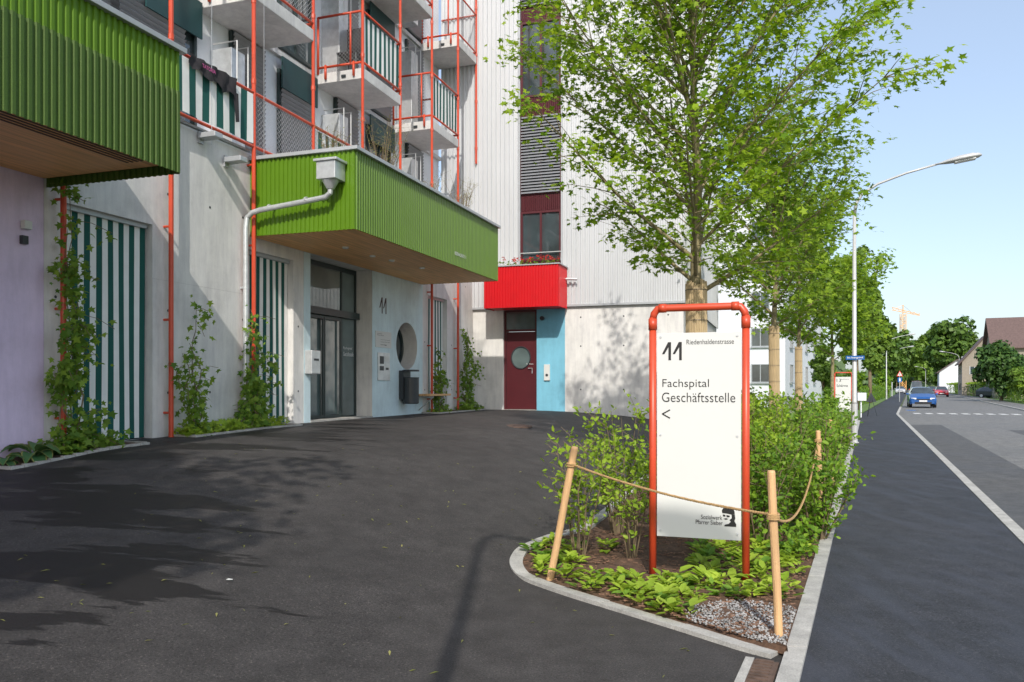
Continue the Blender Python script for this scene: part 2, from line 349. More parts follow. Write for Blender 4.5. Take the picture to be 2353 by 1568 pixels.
def blobtree(name,label,x,y,H,hb,Rr,n,ls,seed,lm,group=None,cat='tree',trunk=.2,shape=DIA):
    rd=np.random.RandomState(seed); t=thing(name,label,cat,WF,(x,y,0),group)
    mb=MB(); mb.tube([(x,y,-.1),(x+.05,y,hb),(x,y+.1,H*.8)],[trunk,trunk*.7,trunk*.15],8)
    nc=max(16,int(n/150)); cen=[];rad=[]
    zc=(H+hb)/2; rz=(H-hb)/2
    for i in range(nc):
        d=rd.normal(size=3); d/=np.linalg.norm(d); rr=rd.uniform(.2,.82)
        cen.append([x+d[0]*Rr*rr,y+d[1]*Rr*rr,zc+d[2]*rz*rr]); rad.append(min(Rr,rz)*rd.uniform(.24,.42))
        if i%3==0: mb.tube([(x,y,hb+(zc-hb)*.4),tuple(cen[-1])],[trunk*.35,.02],5,cap=False)
    mk('trunk',mb,M['bark2'],t,smooth=True)
    cen=np.array(cen);rad=np.array(rad); id=rd.randint(0,nc,n); d=rd.normal(size=(n,3)); d/=np.linalg.norm(d,axis=1)[:,None]
    r=rad[id]*rd.uniform(.5,1.1,n); P=cen[id]+d*r[:,None]*np.array([1,1,.85]); P[:,2]=np.maximum(P[:,2],.02)
    N=d+rd.normal(size=(n,3))*.4+np.array([0,0,.3])
    leaves('crown',P,N,ls*rd.uniform(.6,1.3,n),M[lm],t,shape)
    return t
def shrub(name,label,x,y,H,sp,ns,nl,ls,seed,lm,shape=OVAL,group=None,low=.15,cat='shrub',fr=WF,z=None,stemmat='bark2',sig=.04):
    rd=random.Random(seed); wp=fr.w((x,y,0)); z0=rampz(wp.x,wp.y)+.02 if z is None else z
    t=thing(name,label,cat,fr,(x,y,z0),group); mb=MB(); segs=[]
    for i in range(ns):
        az=rd.uniform(0,6.283); r=sp*rd.uniform(.25,1); h=H*rd.uniform(.6,1)
        e=Vector((x+r*math.cos(az),y+r*math.sin(az),z0+h)); b=Vector((x+.12*sp*math.cos(az),y+.12*sp*math.sin(az),z0-.03))
        mid=b.lerp(e,.5)+Vector((rd.uniform(-.06,.06),rd.uniform(-.06,.06),h*.08))
        mb.tube([b,mid,e],[.009,.006,.002],4,cap=False); pr=[b.lerp(mid,low*2 if low<.5 else .9),mid,e]
        segs+= [(pr[0],mid),(mid,e),(mid,e)]
        for k in range(5):
            u=rd.uniform(.2,.95); c=b.lerp(mid,u*2) if u<.5 else mid.lerp(e,(u-.5)*2)
            if (c.z-z0)<low*H: continue
            g=c+Vector((rd.uniform(-1,1),rd.uniform(-1,1),rd.uniform(.1,1)))*.16*(H+.3)
            mb.tube([c,g],[.004,.0015],3,cap=False); segs.append((c,g))
    mk('stem',mb,M[stemmat],t)
    S0=np.array([s[0] for s in segs]);S1=np.array([s[1] for s in segs]); id=nr.randint(0,len(segs),nl); f=nr.uniform(0,1.05,nl)[:,None]
    P=S0[id]*(1-f)+S1[id]*f+nr.normal(size=(nl,3))*sig
    N=nr.normal(size=(nl,3))*.6+np.array([0,-.4,.85]); Hd=(S1-S0)[id]*3+nr.normal(size=(nl,3))*.5
    leaves('foliage',P,N,ls*nr.uniform(.6,1.3,nl),M[lm],t,shape,H=Hd); return t

# ------------------------------------------------------------ text
def textmesh(body,bold=0):
    cu=bpy.data.curves.new('t','FONT'); cu.body=body; cu.size=1; cu.offset=bold; cu.extrude=0
    ob=bpy.data.objects.new('t',cu); C.objects.link(ob); bpy.context.view_layer.update()
    dg=bpy.context.evaluated_depsgraph_get(); me=bpy.data.meshes.new_from_object(ob.evaluated_get(dg))
    V=np.array([v.co[:] for v in me.vertices]); Fs=[list(p.vertices) for p in me.polygons]
    bpy.data.objects.remove(ob); bpy.data.curves.remove(cu); bpy.data.meshes.remove(me); return V,Fs
def put(mb,V,Fs,a0,h0,w,h,mapf):
    lo=V.min(0);hi=V.max(0); k=((V[:,0]-lo[0])/(hi[0]-lo[0])*w+a0, (V[:,1]-lo[1])/(hi[1]-lo[1])*h+h0)
    mb.add([mapf(a,b) for a,b in zip(*k)],Fs)
def text(mb,body,a0,h0,w,h,mapf,bold=0.0):
    V,Fs=textmesh(body,bold); put(mb,V,Fs,a0,h0,w,h,mapf)
ONE=[(0,.34),(.30,1),(.45,1),(.45,0),(.32,0),(.32,.72),(.12,.34)]
def eleven(mb,a0,h0,w,h,mapf):
    for dx in (0,.53): mb.poly([mapf(a0+(px+dx)*w,h0+py*h) for px,py in ONE])

# ================================================================= SETTING
g=MB(); g.poly([(-500,-200,-.08),(700,-200,-.08),(700,900,-.08),(-500,900,-.08)])
tag(mk('ground',g,M['ground']),kind='structure')
def PL(Z): return -.37+.4475*Z+(.0525*(Z-45) if Z>45 else 0)
def RL(Z): return PL(Z)+2.08
def strip(name,fa,fb,z,zs,mt,o=None):
    b=MB(); vs=[]
    for Z in zs: vs+= [(fa(Z),Z,z),(fb(Z),Z,z)]
    b.add(vs,[(2*i,2*i+1,2*i+3,2*i+2) for i in range(len(zs)-1)])
    return tag(mk(name,b,mt,o=o),kind='structure')
ZS=[-12,0,4,8,12,18,25,35,45,60,80,110,160,240,328]
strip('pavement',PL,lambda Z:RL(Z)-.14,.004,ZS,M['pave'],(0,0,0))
strip('road',lambda Z:RL(Z),lambda Z:RL(Z)+8.0,-.02,ZS,M['road'],(0,0,0))
strip('pavement_far',lambda Z:RL(Z)+8.14,lambda Z:RL(Z)+10.2,.05,ZS,M['road'])
strip('road_patch',lambda Z:RL(Z)+.02,lambda Z:RL(Z)+1.3,-.016,[-12,0,8,14,20,27,33],M['patch'],(0,0,0))
strip('road_patch',lambda Z:RL(Z)+3.4,lambda Z:RL(Z)+5.2,-.016,[20,24,29],M['patch'],(0,0,0))
strip('lawn_strip',lambda Z:PL(Z)-22,lambda Z:PL(Z)-.12,-.02,[36,45,60,80,110,160,260],M['grass'])
strip('verge',lambda Z:RL(Z)+10.2,lambda Z:RL(Z)+26,.02,[30,45,60,80,110,160,260],M['grass'])
def kerb_stones(name,fa,w,z0,z1,Z0,Z1,step,mt):
    b=MB();Z=Z0
    while Z<Z1:
        e=Z+step; a0,a1=fa(Z+.006),fa(e-.006)
        b.add([(a0,Z+.006,z0),(a0+w,Z+.006,z0),(a1+w,e-.006,z0),(a1,e-.006,z0),(a0,Z+.006,z1),(a0+w,Z+.006,z1),(a1+w,e-.006,z1),(a1,e-.006,z1)],
              [(4,5,6,7),(0,1,5,4),(1,2,6,5),(2,3,7,6),(3,0,4,7)]); Z=e
    return tag(mk(name,b,mt),kind='structure')
kerb_stones('road_kerb',lambda Z:RL(Z)-.145,.145,-.06,.012,-6,60,.9,M['granite'])
kerb_stones('pavement_kerb',lambda Z:PL(Z)-.125,.125,-.06,.03,-6,36,.9,M['granite'])
kerb_stones('far_kerb',lambda Z:RL(Z)+8.0,.13,-.06,.055,10,200,3,M['granite'])
b=MB()
for i in range(13):
    x0=RL(46)+.9+i*.6; y0=46-.2*i
    for (dx,dy) in ((0,0),(.3,.75)):
        b.poly([(x0+dx,y0+dy,-.014),(x0+.34+dx,y0-.12+dy,-.014),(x0+.6+dx,y0+.45+dy,-.014),(x0+.26+dx,y0+.57+dy,-.014)])
tag(mk('road_marking',b,M['paint']),kind='structure')
b=MB(); b.poly([(RL(52)+.5,52,-.014),(RL(52)+1.0,51.8,-.014),(RL(52)+1.5,53.2,-.014),(RL(52)+1.0,53.4,-.014)]); tag(mk('road_marking',b,M['bluesign']),kind='structure')
# forecourt
b=MB(); SS=list(np.arange(-10,24.45,.4)); NQ=26
for s in SS:
    qk=7.916+.0922*s-.12
    for j in range(NQ+1):
        q=-.6+(qk+.6)*j/NQ; p=BF.w((q,s,0)); b.v.append((p.x,p.y,rampz(p.x,p.y)))
for i in range(len(SS)-1):
    for j in range(NQ):
        a=i*(NQ+1)+j; b.f.append([a,a+1,a+NQ+2,a+NQ+1]); b.m.append(0)
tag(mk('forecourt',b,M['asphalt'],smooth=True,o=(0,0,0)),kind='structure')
# planting bed
LP=[(4.7,1.56),(4.78,1.46),(5.15,1.19),(5.6,.84),(6.06,.475),(6.45,.2),(6.75,.05),(7.0,.02),(7.4,.09),(7.9,.34),(8.5,.74)]
def XL(Z):
    if Z<=8.5: return interp(Z,LP)
    return (6.5+.3228*Z)/.9465-9+.02
b=MB(); Zr=list(np.arange(4.7,9,.12))+list(np.arange(9,37,.4)); NC=14
for Z in Zr:
    xl,xr=XL(Z)+.05,PL(Z)-.1
    for j in range(NC+1):
        X=xl+(xr-xl)*j/NC; e=math.sin(math.pi*j/NC); b.v.append((X,Z,rampz(X,Z)+.014+e*(.02+rnd.uniform(0,.035))))
for i in range(len(Zr)-1):
    for j in range(NC):
        a=i*(NC+1)+j; b.f.append([a,a+1,a+NC+2,a+NC+1]); b.m.append(0)
tag(mk('planting_bed',b,M['soil'],smooth=True,o=(0,0,0)),kind='structure')
pth=[(x,z) for z,x in LP]+[(XL(z),z) for z in np.arange(9.2,26,.8)]
dense=[]
for (a,c),(d,e) in zip(pth[:-1],pth[1:]):
    n=max(1,int(math.hypot(d-a,e-c)/.06))
    dense+= [(a+(d-a)*k/n,c+(e-c)*k/n) for k in range(n)]
sm=dense[:]
for _ in range(6): sm=[sm[0]]+[((sm[i-1][0]+sm[i][0]*2+sm[i+1][0])/4,(sm[i-1][1]+sm[i][1]*2+sm[i+1][1])/4) for i in range(1,len(sm)-1)]+[sm[-1]]
b=MB(); i=0; stepn=11
while i<len(sm)-2:
    seg=sm[i:i+stepn+1]
    if len(seg)<3: break
    vs=[]; hz=rnd.uniform(-.005,.006)
    for k,(x,y) in enumerate(seg):
        j=min(i+k+1,len(sm)-1); j0=max(0,i+k-1); tx,ty=sm[j][0]-sm[j0][0],sm[j][1]-sm[j0][1]; l=math.hypot(tx,ty); nx,ny=-ty/l,tx/l
        z=rampz(x,y)+hz
        if k==0: x+=tx/l*.009;y+=ty/l*.009
        for o_,dz in ((-.06,-.06),(-.06,.022),(.055,.028),(.055,-.06)): vs.append((x+nx*o_,y+ny*o_,z+dz))
    n=len(seg); fs=[]
    for k in range(n-1):
        for e in range(3): fs.append((k*4+e,k*4+e+1,(k+1)*4+e+1,(k+1)*4+e))
    fs+= [(0,1,2,3),((n-1)*4+3,(n-1)*4+2,(n-1)*4+1,(n-1)*4)]
    b.add(vs,fs); i+=stepn
tag(mk('bed_kerb',b,M['granite']),kind='structure')
dr=thing('drain_channel','rusty slotted drain channel at the near tip of the planting bed','drain',SF,(-.2,4,0))
b=MB(); b.box(-.32,-.27,1.5,4.98,-.05,.012); mk('channel_edge',b,M['granite'],dr)
b=MB(); y=1.5
b.box(-.268,-.262,1.5,4.95,-.05,.0115); b.box(-.16,-.13,1.5,4.95,-.05,.0115)
while y<4.95: b.box(-.262,-.16,y,y+.028,-.03,.01); y+=.05
mk('grate',b,M['rust'],dr)
b=MB(); b.lathe((0,0,0),[(.33,-.02),(.33,.006)],28); b.lathe((0,0,0),[(.26,.0),(.26,.012)],28)
mh=mk('manhole_cover',b,M['rust'],o=(0,0,0)); X=(1185-CX)/F*16.0; mh.location=(X,16.0,rampz(X,16.0)); mh.rotation_euler=(R(3),0,0); tag(mh,'round iron manhole cover in the dark forecourt asphalt','manhole cover')

# ================================================================= MAIN BUILDING
bd=thing('apartment_building','grey concrete apartment building with green box canopies, red pole balconies and striped shutters','building',BF,(0,14,0))
T0,T1=3.9,5.49
b=MB()
def wl(s0,s1,h0=-.2,h1=T1,q0=-.6,q1=0): b.box(q0,q1,s0,s1,h0,h1,0)
wl(10.24,10.55);wl(10.55,12.0,T0);wl(12.0,14.15);wl(14.15,15.45,T0);wl(15.45,15.78);wl(15.78,18.4,4.13);wl(18.4,20.97,4.2);wl(20.97,21.3);wl(21.3,22.5,T0);wl(22.5,24.38)
b.box(-.6,-.585,18.4,20.97,-.2,.2,0)
b.cur=1
for s in (10.4,12.3,13.2,14.0,15.6,21.1,22.8,23.8):
    for h in (1.5,2.7,4.4): b.poly([(.003,s+.02*math.cos(2*math.pi*k/10),h+.02*math.sin(2*math.pi*k/10)) for k in range(10)])
mk('concrete_wall',b,[M['concrete'],M['black']],bd)
b=MB(); b.box(0,.0015,12.0,14.15,3.13,3.138); mk('joint_line',b,M['slab'],bd)
b=MB(); b.box(0,.0015,22.5,24.38,3.13,3.138); mk('joint_line',b,M['slab'],bd)
b=MB(); b.box(-.6,0,-2,10.235,-.3,5.3); mk('lilac_wall',b,M['lilac'],bd)
b=MB(); b.box(-.6,.004,15.785,16.0,-.2,4.12); mk('pale_blue_wall',b,M['paleblue'],bd)
cs,chh,rr=20.1,2.55,.56; s0,s1,h0,h1=18.4,20.97,-.2,4.19
b=MB(); ang=sorted(set([2*math.pi*k/64 for k in range(64)]+[math.atan2(y-chh,x-cs)%(2*math.pi) for x in (s0,s1) for y in (h0,h1)]))
def outp(a):
    dx,dy=math.cos(a),math.sin(a); t=min([(s1-cs)/dx if dx>1e-9 else 1e9,(s0-cs)/dx if dx<-1e-9 else 1e9,(h1-chh)/dy if dy>1e-9 else 1e9,(h0-chh)/dy if dy<-1e-9 else 1e9]); return (cs+dx*t,chh+dy*t)
n=len(ang); vs=[]
for a in ang:
    o_=outp(a); vs+= [(.004,*o_),(.004,cs+rr*math.cos(a),chh+rr*math.sin(a)),(-.5,cs+rr*math.cos(a),chh+rr*math.sin(a))]
for k in range(n):
    k2=(k+1)%n; b.add([vs[3*k],vs[3*k+1],vs[3*k2+1],vs[3*k2]],[(0,1,2,3)],0); b.add([vs[3*k+1],vs[3*k+2],vs[3*k2+2],vs[3*k2+1]],[(0,1,2,3)],1)
b.box(-.58,.003,18.405,18.42,-.2,4.19,1)
pw=mk('pale_blue_wall',b,[M['paleblue'],M['concrete']],bd)
b=MB(); b.poly([(-.4,cs+rr*math.cos(2*math.pi*k/40),chh+rr*math.sin(2*math.pi*k/40)) for k in range(40)]); rw=mk('round_window',b,M['glass'],bd)
b=MB(); b.tube([(-.38,cs+(rr-.03)*math.cos(2*math.pi*k/40),chh+(rr-.03)*math.sin(2*math.pi*k/40)) for k in range(41)],.03,6); mk('window_frame',b,M['frame'],rw)
def stripes(mbk,axis,c,a0,a1,h0,h1,w,amp=.012,first=0,rows=8):
    n=max(2,round((a1-a0)/w)); w=(a1-a0)/n; sub=3
    for i in range(n):
        for k in range(sub):
            x0=a0+(i+k/sub)*w;x1=a0+(i+(k+1)/sub)*w
            for r in range(rows):
                z0=h0+(h1-h0)*r/rows;z1=h0+(h1-h0)*(r+1)/rows
                f=lambda x,z:c+amp*math.sin((x-a0)*7.3+z*.8)*(.4+.6*(1-(z-h0)/(h1-h0)))
                if axis=='y': q=[(f(x0,z0),x0,z0),(f(x1,z0),x1,z0),(f(x1,z1),x1,z1),(f(x0,z1),x0,z1)]
                else: q=[(x0,f(x0,z0),z0),(x1,f(x1,z0),z0),(x1,f(x1,z1),z1),(x0,f(x0,z1),z1)]
                mbk.add(q,[(0,1,2,3)],(i+first)%2)
for s0,s1,w,f in ((10.56,11.98,.095,0),(14.16,15.44,.092,0),(21.31,22.49,.092,1)):
    b=MB(); stripes(b,'y',-.12,s0,s1,bz(0,(s0+s1)/2)+.03,T0-.02,w,.014,f)
    o_=mk('striped_shutter',b,[M['stripe_g'],M['stripe_w']],bd,smooth=False)
    b=MB(); z=bz(0,s0); b.box(-.16,-.1,s0,s1,z-.02,z+.035); mk('bottom_rail',b,M['alu'],o_)
    b=MB(); b.box(-.25,-.07,s0,s1,T0-.06,T0-.002); mk('top_rail',b,M['alu'],o_)
    b=MB(); b.box(-.4,-.3,s0-.01,s1+.01,-.2,T0); mk('shutter_back',b,M['frame'],bd)
# entrance
en=MB(); q=-.38; z=bz(0,17)+.02; z0=z
en.box(q-.05,q,16.0,18.39,4.02,4.12); en.box(q-.05,q,16.0,16.07,z,4.02); en.box(q-.05,q,18.32,18.39,z,4.02); en.box(q-.05,q+.12,16.07,18.32,3.04,3.18)
en.box(q-.05,q,16.07,18.32,z,z+.04)
en.box(q-.05,q,17.75,17.8,z,4.02)
ent=mk('entrance',en,M['frame'],bd)
for a,c,d,e in ((16.07,17.75,z+.04,3.04),(16.07,17.75,3.18,4.02),(17.8,18.32,z+.04,3.04),(17.8,18.32,3.18,4.02)):
    b=MB(); b.box(q-.03,q-.02,a,c,d,e); mk('glass_pane',b,M['ltglass'],ent)
for a,c in ((16.35,17.0),(17.02,17.68)):
    b=MB(); b.box(q+.02,q+.05,a,a+.04,z+.02,3.02);b.box(q+.02,q+.05,c-.04,c,z+.02,3.02);b.box(q+.02,q+.05,a+.04,c-.04,z+.02,z+.08);b.box(q+.02,q+.05,a+.04,c-.04,2.96,3.02); mk('sliding_door',b,M['frame'],ent)
b=MB(); mp=lambda a,h:(q-.012,a,h); text(b,'Fachspital',17.86,2.37,.36,.07,mp); text(b,'Geschäftsstelle',17.86,2.24,.42,.09,mp); mk('lettering',b,M['inkwhite'],ent)
b=MB(); b.box(-.9,0.02,16.0,18.4,.2,z+.012); mk('threshold',b,M['granite'],bd)
b=MB(); eleven(b,18.72,3.22,.34,.36,lambda a,h:(.008,a,h)); mk('lettering',b,M['ink'],bd)
def canopy(s0,s1,q1,h0,h1,tiers,lamps):
    b=MB(); b.box(.01,q1-.04,s0+.04,s1-.04,h0+.03,h1-.02); core=mk('canopy_box',b,M['alu'],bd)
    b=MB(); pt=.082; am=.02
    if tiers: 
        hm=h0+.6*(h1-h0); b.corr('y',s0,s1,q1,hm,h1-.03,pt,am,1,0); b.corr('y',s0,s1,q1+.012,h0-.1,hm+.04,pt,am,1,1)
        b.corr('x',.0,q1,s1,hm,h1-.03,pt,am,1,0); b.corr('x',.0,q1,s1+.012,h0-.1,hm+.04,pt,am,1,1)
    else: b.corr('y',s0,s1,q1,h0,h1-.03,pt,am,1,0); b.corr('x',.0,q1,s1,h0,h1-.03,pt,am,1,0)
    b.corr('x',.0,q1,s0,h0,h1-.03,pt,am,-1,0)
    mk('green_cladding',b,[M['green'],M['mesh_green']],core)
    b=MB(); b.box(-.02,q1+.07,s0-.06,s1+.06,h1-.03,h1+.03); mk('flashing',b,M['alu'],core,bevel=.005)
    b=MB(); b.box(0.012,q1-.03,s0+.03,s1-.03,h0,h0+.03); sf=mk('wood_soffit',b,M['soffit'],core)
    if tiers:
        for k in range(5):
            d=MB(); d.box(q1-.5+k*.07,q1-.47+k*.07,s0+.1,s1-.25,h0-.006,h0-.001); mk('vent_slot',d,M['darkwood'],core)
    for (q_,s_) in lamps:
        d=MB(); d.lathe((q_,s_,h0-.03),[(.05,0),(.06,.012),(.06,.029)],16); mk('ceiling_lamp',d,M['lens'],core)
    return core
canopy(2,10.26,2.0,4.12,5.42,True,[(.9,7.2)])
c2=canopy(14.2,20.93,2.0,4.12,5.42,False,[(1.0,15.6),(1.0,16.6),(1.1,17.2),(1.25,18.3)])
b=MB(); text(b,'RIEDENHALDENSTR. 11',18.25,4.34,.62,.07,lambda a,h:(2.024,a,h),.01); mk('lettering',b,M['inkwhite'],bd)
# downpipe
b=MB(); b.box(1.5,1.84,13.86,14.17,4.88,5.16); b.box(1.46,1.88,13.83,14.172,5.16,5.2); b.lathe((1.67,14.01,4.74),[(.06,0),(.14,.14)],14); hp=mk('rain_hopper',b,M['silver'],bd,bevel=.006)
pts=[(1.67,14.01,4.76),(1.66,14.01,4.68),(1.58,14.01,4.62),(1.4,14.01,4.6),(.35,14.0,4.5),(.2,13.98,4.46),(.12,13.96,4.38),(.1,13.95,4.2),(.1,13.95,bz(.1,13.95)-.02)]
b=MB(); b.tube(pts,.045,12); 
for h in (1.6,3.2): b.tube([(.1,13.95,h),(.1,13.95,h+.05)],.052,12); b.box(0,.1,13.94,13.96,h+.01,h+.04)
for q_ in (.5,1.2): b.tube([(q_,14.01,4.513+.1*(q_-.35)),(q_+.04,14.01,4.517+.1*(q_-.35))],.053,12); b.box(q_,q_+.02,14.0,14.18,4.55+.1*(q_-.35),4.57+.1*(q_-.35))
mk('downpipe',b,M['silver'],bd,smooth=False)
PS=[10.4,12.22,14.12,15.9,17.76,19.5,21.25,22.95,24.3]
for i,s in enumerate(PS):
    b=MB(); lo=bz(.13,s)-.05 if i in (0,1,2,6,7) else 5.42
    if i==8: lo=8
    b.tube([(.13,s,lo),(.13,s,15)],.035 if i<3 else .032,10)
    h=max(lo+.4,1.2)
    while h<14:
        b.tube([(.13,s,h),(.0,s+.001,h+.001)],.018,6) if h<5.4 else b.tube([(.13,s,h),(.13,s,h+.08)],.042,8); h+=1.35
    mk('red_pole',b,M['redtube'],bd)
b=MB(); b.box(-3,-1.05,-2,24.3,5.3,16); b.box(-1.05,-.0,-2,24.38,5.491,5.52); mk('upper_wall',b,M['panelwhite'],bd)
def window(s0,s1,h0,h1,kind,q=-1.04,par=bd,ax='y'):
    def bx(m,a0,a1,z0,z1,d0,d1):
        if ax=='y': m.box(q+d0,q+d1,a0,a1,z0,z1)
        else: m.box(a0,a1,q-d1,q-d0,z0,z1)
    fm={'m':M['maroon']}.get(kind[0],M['frame'])
    b=MB(); t=.06
    bx(b,s0,s0+t,h0,h1,0,.07);bx(b,s1-t,s1,h0,h1,0,.07);bx(b,s0+t,s1-t,h0,h0+t,0,.07);bx(b,s0+t,s1-t,h1-t,h1,0,.07)
    if s1-s0>.9: bx(b,(s0+s1)/2-.03,(s0+s1)/2+.03,h0+t,h1-t,0,.065)
    w=mk('window',b,fm,par)
    b=MB(); bx(b,s0+t,s1-t,h0+t,h1-t,.01,.02); mk('pane',b,M['glass'],w)
    if 'b' in kind:
        b=MB(); z=h0+.03
        while z<h1-.04:
            if ax=='y': b.add([(q+.085,s0+.02,z),(q+.085,s1-.02,z),(q+.12,s1-.02,z+.06),(q+.12,s0+.02,z+.06)],[(0,1,2,3)])
            else: b.add([(s0+.02,q-.12,z),(s1-.02,q-.12,z),(s1-.02,q-.085,z+.055),(s0+.02,q-.085,z+.055)],[(0,1,2,3)])
            z+=.085
        mk('blind',b,M['blind'],w)
    if 'a' in kind:
        b=MB(); bx(b,s0-.03,s1+.03,h1-.4,h1+.22,.13,.16); mk('awning_panel',b,M['darkgreen'],w)
    return w
for fl,H0 in enumerate((5.52,8.3,11.08)):
    for k in range(-1,4):
        a=14.96+3.56*k
        if a>24: continue
        e=min(a+.96,24.2)
        if a>11: window(a,e,H0+.05,H0+2.55,'b')
        if a+2.69<24.25 and a+1.45>10: window(a+1.45,a+2.65,H0+.05,H0+2.4,'a' if (k+fl)%2 else 'ab')
        if a+3.5<24.25:
            b=MB(); b.box(-1.05,-.6,a+3.08,a+3.45,H0,H0+2.0)
            mk('ventilation_box',b,M['silver'],bd,bevel=.01)
            for d in (3.1,3.4): b=MB(); b.tube([(-.5,a+d,H0+1.2),(-.5,a+d,H0+2.1),(-1.0,a+d,H0+2.1)],.015,5); mk('grey_bracket',b,M['polewhite'],bd)
    b=MB(); b.box(-1.05,-.97,-2,24.3,H0+2.66,H0+2.76); mk('floor_band',b,M['slab'],bd)
window(12.15,13.75,5.57,8.0,'b'); window(10.0,11.4,5.57,8.0,'b'); 
def wiremesh(mb,ax,c,a0,a1,h0,h1,st=.085,r=.0022):
    L=a1-a0;Hh=h1-h0; n=int((L+Hh)/st)
    for i in range(n+1):
        d=i*st
        for sg in (0,1):
            xs=max(0,d-Hh);xe=min(L,d)
            if xe-xs<.02: continue
            P=[]
            for (x_,z_) in ((xs,d-xs),(xe,d-xe)):
                x=a0+(x_ if sg==0 else L-x_); P.append((c,x,h0+z_) if ax=='y' else (x,c,h0+z_))
            mb.tube(P,r,3,cap=False)
def balcony(s0,s1,zt,q0=-.95,q1=.13,front='s'):
    b=MB(); b.box(q0-.1,q1+.02,s0,s1,zt-.22,zt); bal=mk('balcony',b,M['slab'],bd,bevel=.01)
    b=MB(); r=.027
    for h in (.12,1.2):
        b.tube([(q0,s0,zt+h),(q1,s0,zt+h),(q1,s1,zt+h),(q0,s1,zt+h)],r,8)
    b.tube([(q0,s0,zt-.02),(q0,s0,zt+1.2)],r,8); b.tube([((q0+q1)/2+.25,s0,zt+.12),((q0+q1)/2+.25,s0,zt+1.2)],r*.8,8)
    b.tube([(q0+.2,s0-.03,zt-.15),(q0+.2,s0-.03,zt+.15)],r,8); b.tube([(q1-.2,s0-.03,zt-.15),(q1-.2,s0-.03,zt+.15)],r,8)
    mk('railing',b,M['redtube'],bal,smooth=True)
    b=MB(); wiremesh(b,'x',s0,q0,q1,zt+.14,zt+1.18)
    if front!='s': wiremesh(b,'y',q1,s0,s1,zt+.14,zt+1.18)
    mk('wire_mesh',b,M['silver'],bal)
    if front=='s':
        b=MB(); stripes(b,'y',q1-.03,s0+.06,s1-.04,zt+.17,zt+1.14,.1,.01,0,3); mk('striped_fabric',b,[M['stripe_w'],M['stripe_g']],bal)
    b=MB(); b.box(q1-.5,q1-.4,s0-.03,s0,zt-.15,zt-.1); mk('spout',b,M['black'],bal)
balcony(PS[2],PS[3],8.3,front='m'); balcony(PS[4],PS[5],8.3); balcony(PS[6],PS[7],8.3)
balcony(PS[3],PS[4],11.08); balcony(PS[5],PS[6],11.08,front='m'); balcony(PS[7],PS[8],11.08,front='m')
b=MB()
for h in (5.6,6.5): b.tube([(.13,9.5,h),(.13,24.2,h)],.028,8)
tr_=mk('terrace_railing',b,M['redtube'],bd)
b=MB(); stripes(b,'y',.15,10.3,PS[2]-.05,5.64,6.46,.15,.014,0,4); mk('striped_fabric',b,[M['stripe_w'],M['stripe_g']],tr_)
b=MB(); stripes(b,'y',.1,PS[3]+.1,PS[4]-.1,5.64,6.46,.12,.02,0,4); mk('striped_fabric',b,[M['stripe_w'],M['stripe_g']],tr_)
b=MB(); wiremesh(b,'y',.13,PS[2]+.05,PS[3]+.1,5.62,6.48); mk('wire_mesh',b,M['silver'],tr_)
b=MB(); b.box(-.1,.05,10.3,14.15,5.53,5.56); mk('coping',b,M['alu'],bd)
for i,(x,y) in enumerate(((458,317),(517,372))):
    s=17402/(1800-x); h=1.6+9*(887-y)/(1800-x)
    t=thing('wall_lamp',('grey box wall lamp, the left one of two below the terrace railing','grey box wall lamp, the right one of two below the terrace railing')[i],'wall lamp',BF,(0,s,h),'box lamps on the concrete wall')
    b=MB(); b.box(.0,.04,s-.05,s+.05,h-.09,h+.09); mk('bracket',b,M['alu'],t)
    b=MB(); b.box(.04,.36,s-.09,s+.09,h-.03,h+.05); mk('lamp_body',b,M['alu'],t,bevel=.008)
for s in (14.3,13.0,10.9): b=MB(); b.tube([(.2,s,5.3),(.2,s,14)],.004,4); mk('steel_cable',b,M['silver'],bd)

def wallbox(name,label,cat,s0,s1,h0,h1,d,mt,bev=.006):
    b=MB(); b.box(.004,d,s0,s1,h0,h1); t=mk(name,b,mt,fr=BF,bevel=bev); tag(t,label,cat); return t
def fac(x,y): return 17402/(1800-x), 1.6+9*(HY-y)/(1800-x)
s,h=fac(54,518); wallbox('motion_sensor','small white sensor box high on the lilac wall','sensor',s-.05,s+.05,h-.05,h+.05,.08,M['signwhite'])
s,h=fac(50,552); wallbox('wall_socket','small grey socket box on the lilac wall below the white sensor','socket',s-.04,s+.04,h-.05,h+.05,.06,M['black'])
s0,h1=fac(697,805); s1,h0=fac(723,860)
t=thing('dispenser_box','stainless steel dispenser box on the wall left of the glass entrance','dispenser',BF,(0,s0,h0)); b=MB(); b.box(.006,.16,s0+.03,s1-.05,h0,h1); mk('box',b,M['silver'],t,bevel=.01); b=MB(); b.box(.162,.166,s0+.1,s1-.12,h0+.25,h0+.29); mk('slot',b,M['black'],t)
s0,h1=fac(861,760); s1,h0=fac(897,801)
t=thing('wall_plaque','white plaque with small black lettering on the pale blue wall under the number 11','sign',BF,(0,s0,h0)); b=MB(); b.box(.005,.02,s0,s1,h0,h1); mk('board',b,M['signwhite'],t)
w=s1-s0; hh=h1-h0; mp=lambda a,h:(.0215,a,h); b=MB(); text(b,'Sozialwerk',s0+.1*w,h0+.82*hh,.3*w,.06*hh,mp); text(b,'Pfarrer Sieber',s0+.1*w,h0+.72*hh,.4*w,.06*hh,mp)
text(b,'Fachspital Geschäftsstelle',s0+.3*w,h0+.45*hh,.6*w,.06*hh,mp);text(b,'Sozialwerk Pfarrer Sieber',s0+.3*w,h0+.32*hh,.6*w,.06*hh,mp);text(b,'Sune-Egge',s0+.3*w,h0+.12*hh,.4*w,.1*hh,mp,.01); mk('lettering',b,M['ink'],t)
s0,h1=fac(866,810); s1,h0=fac(893,875)
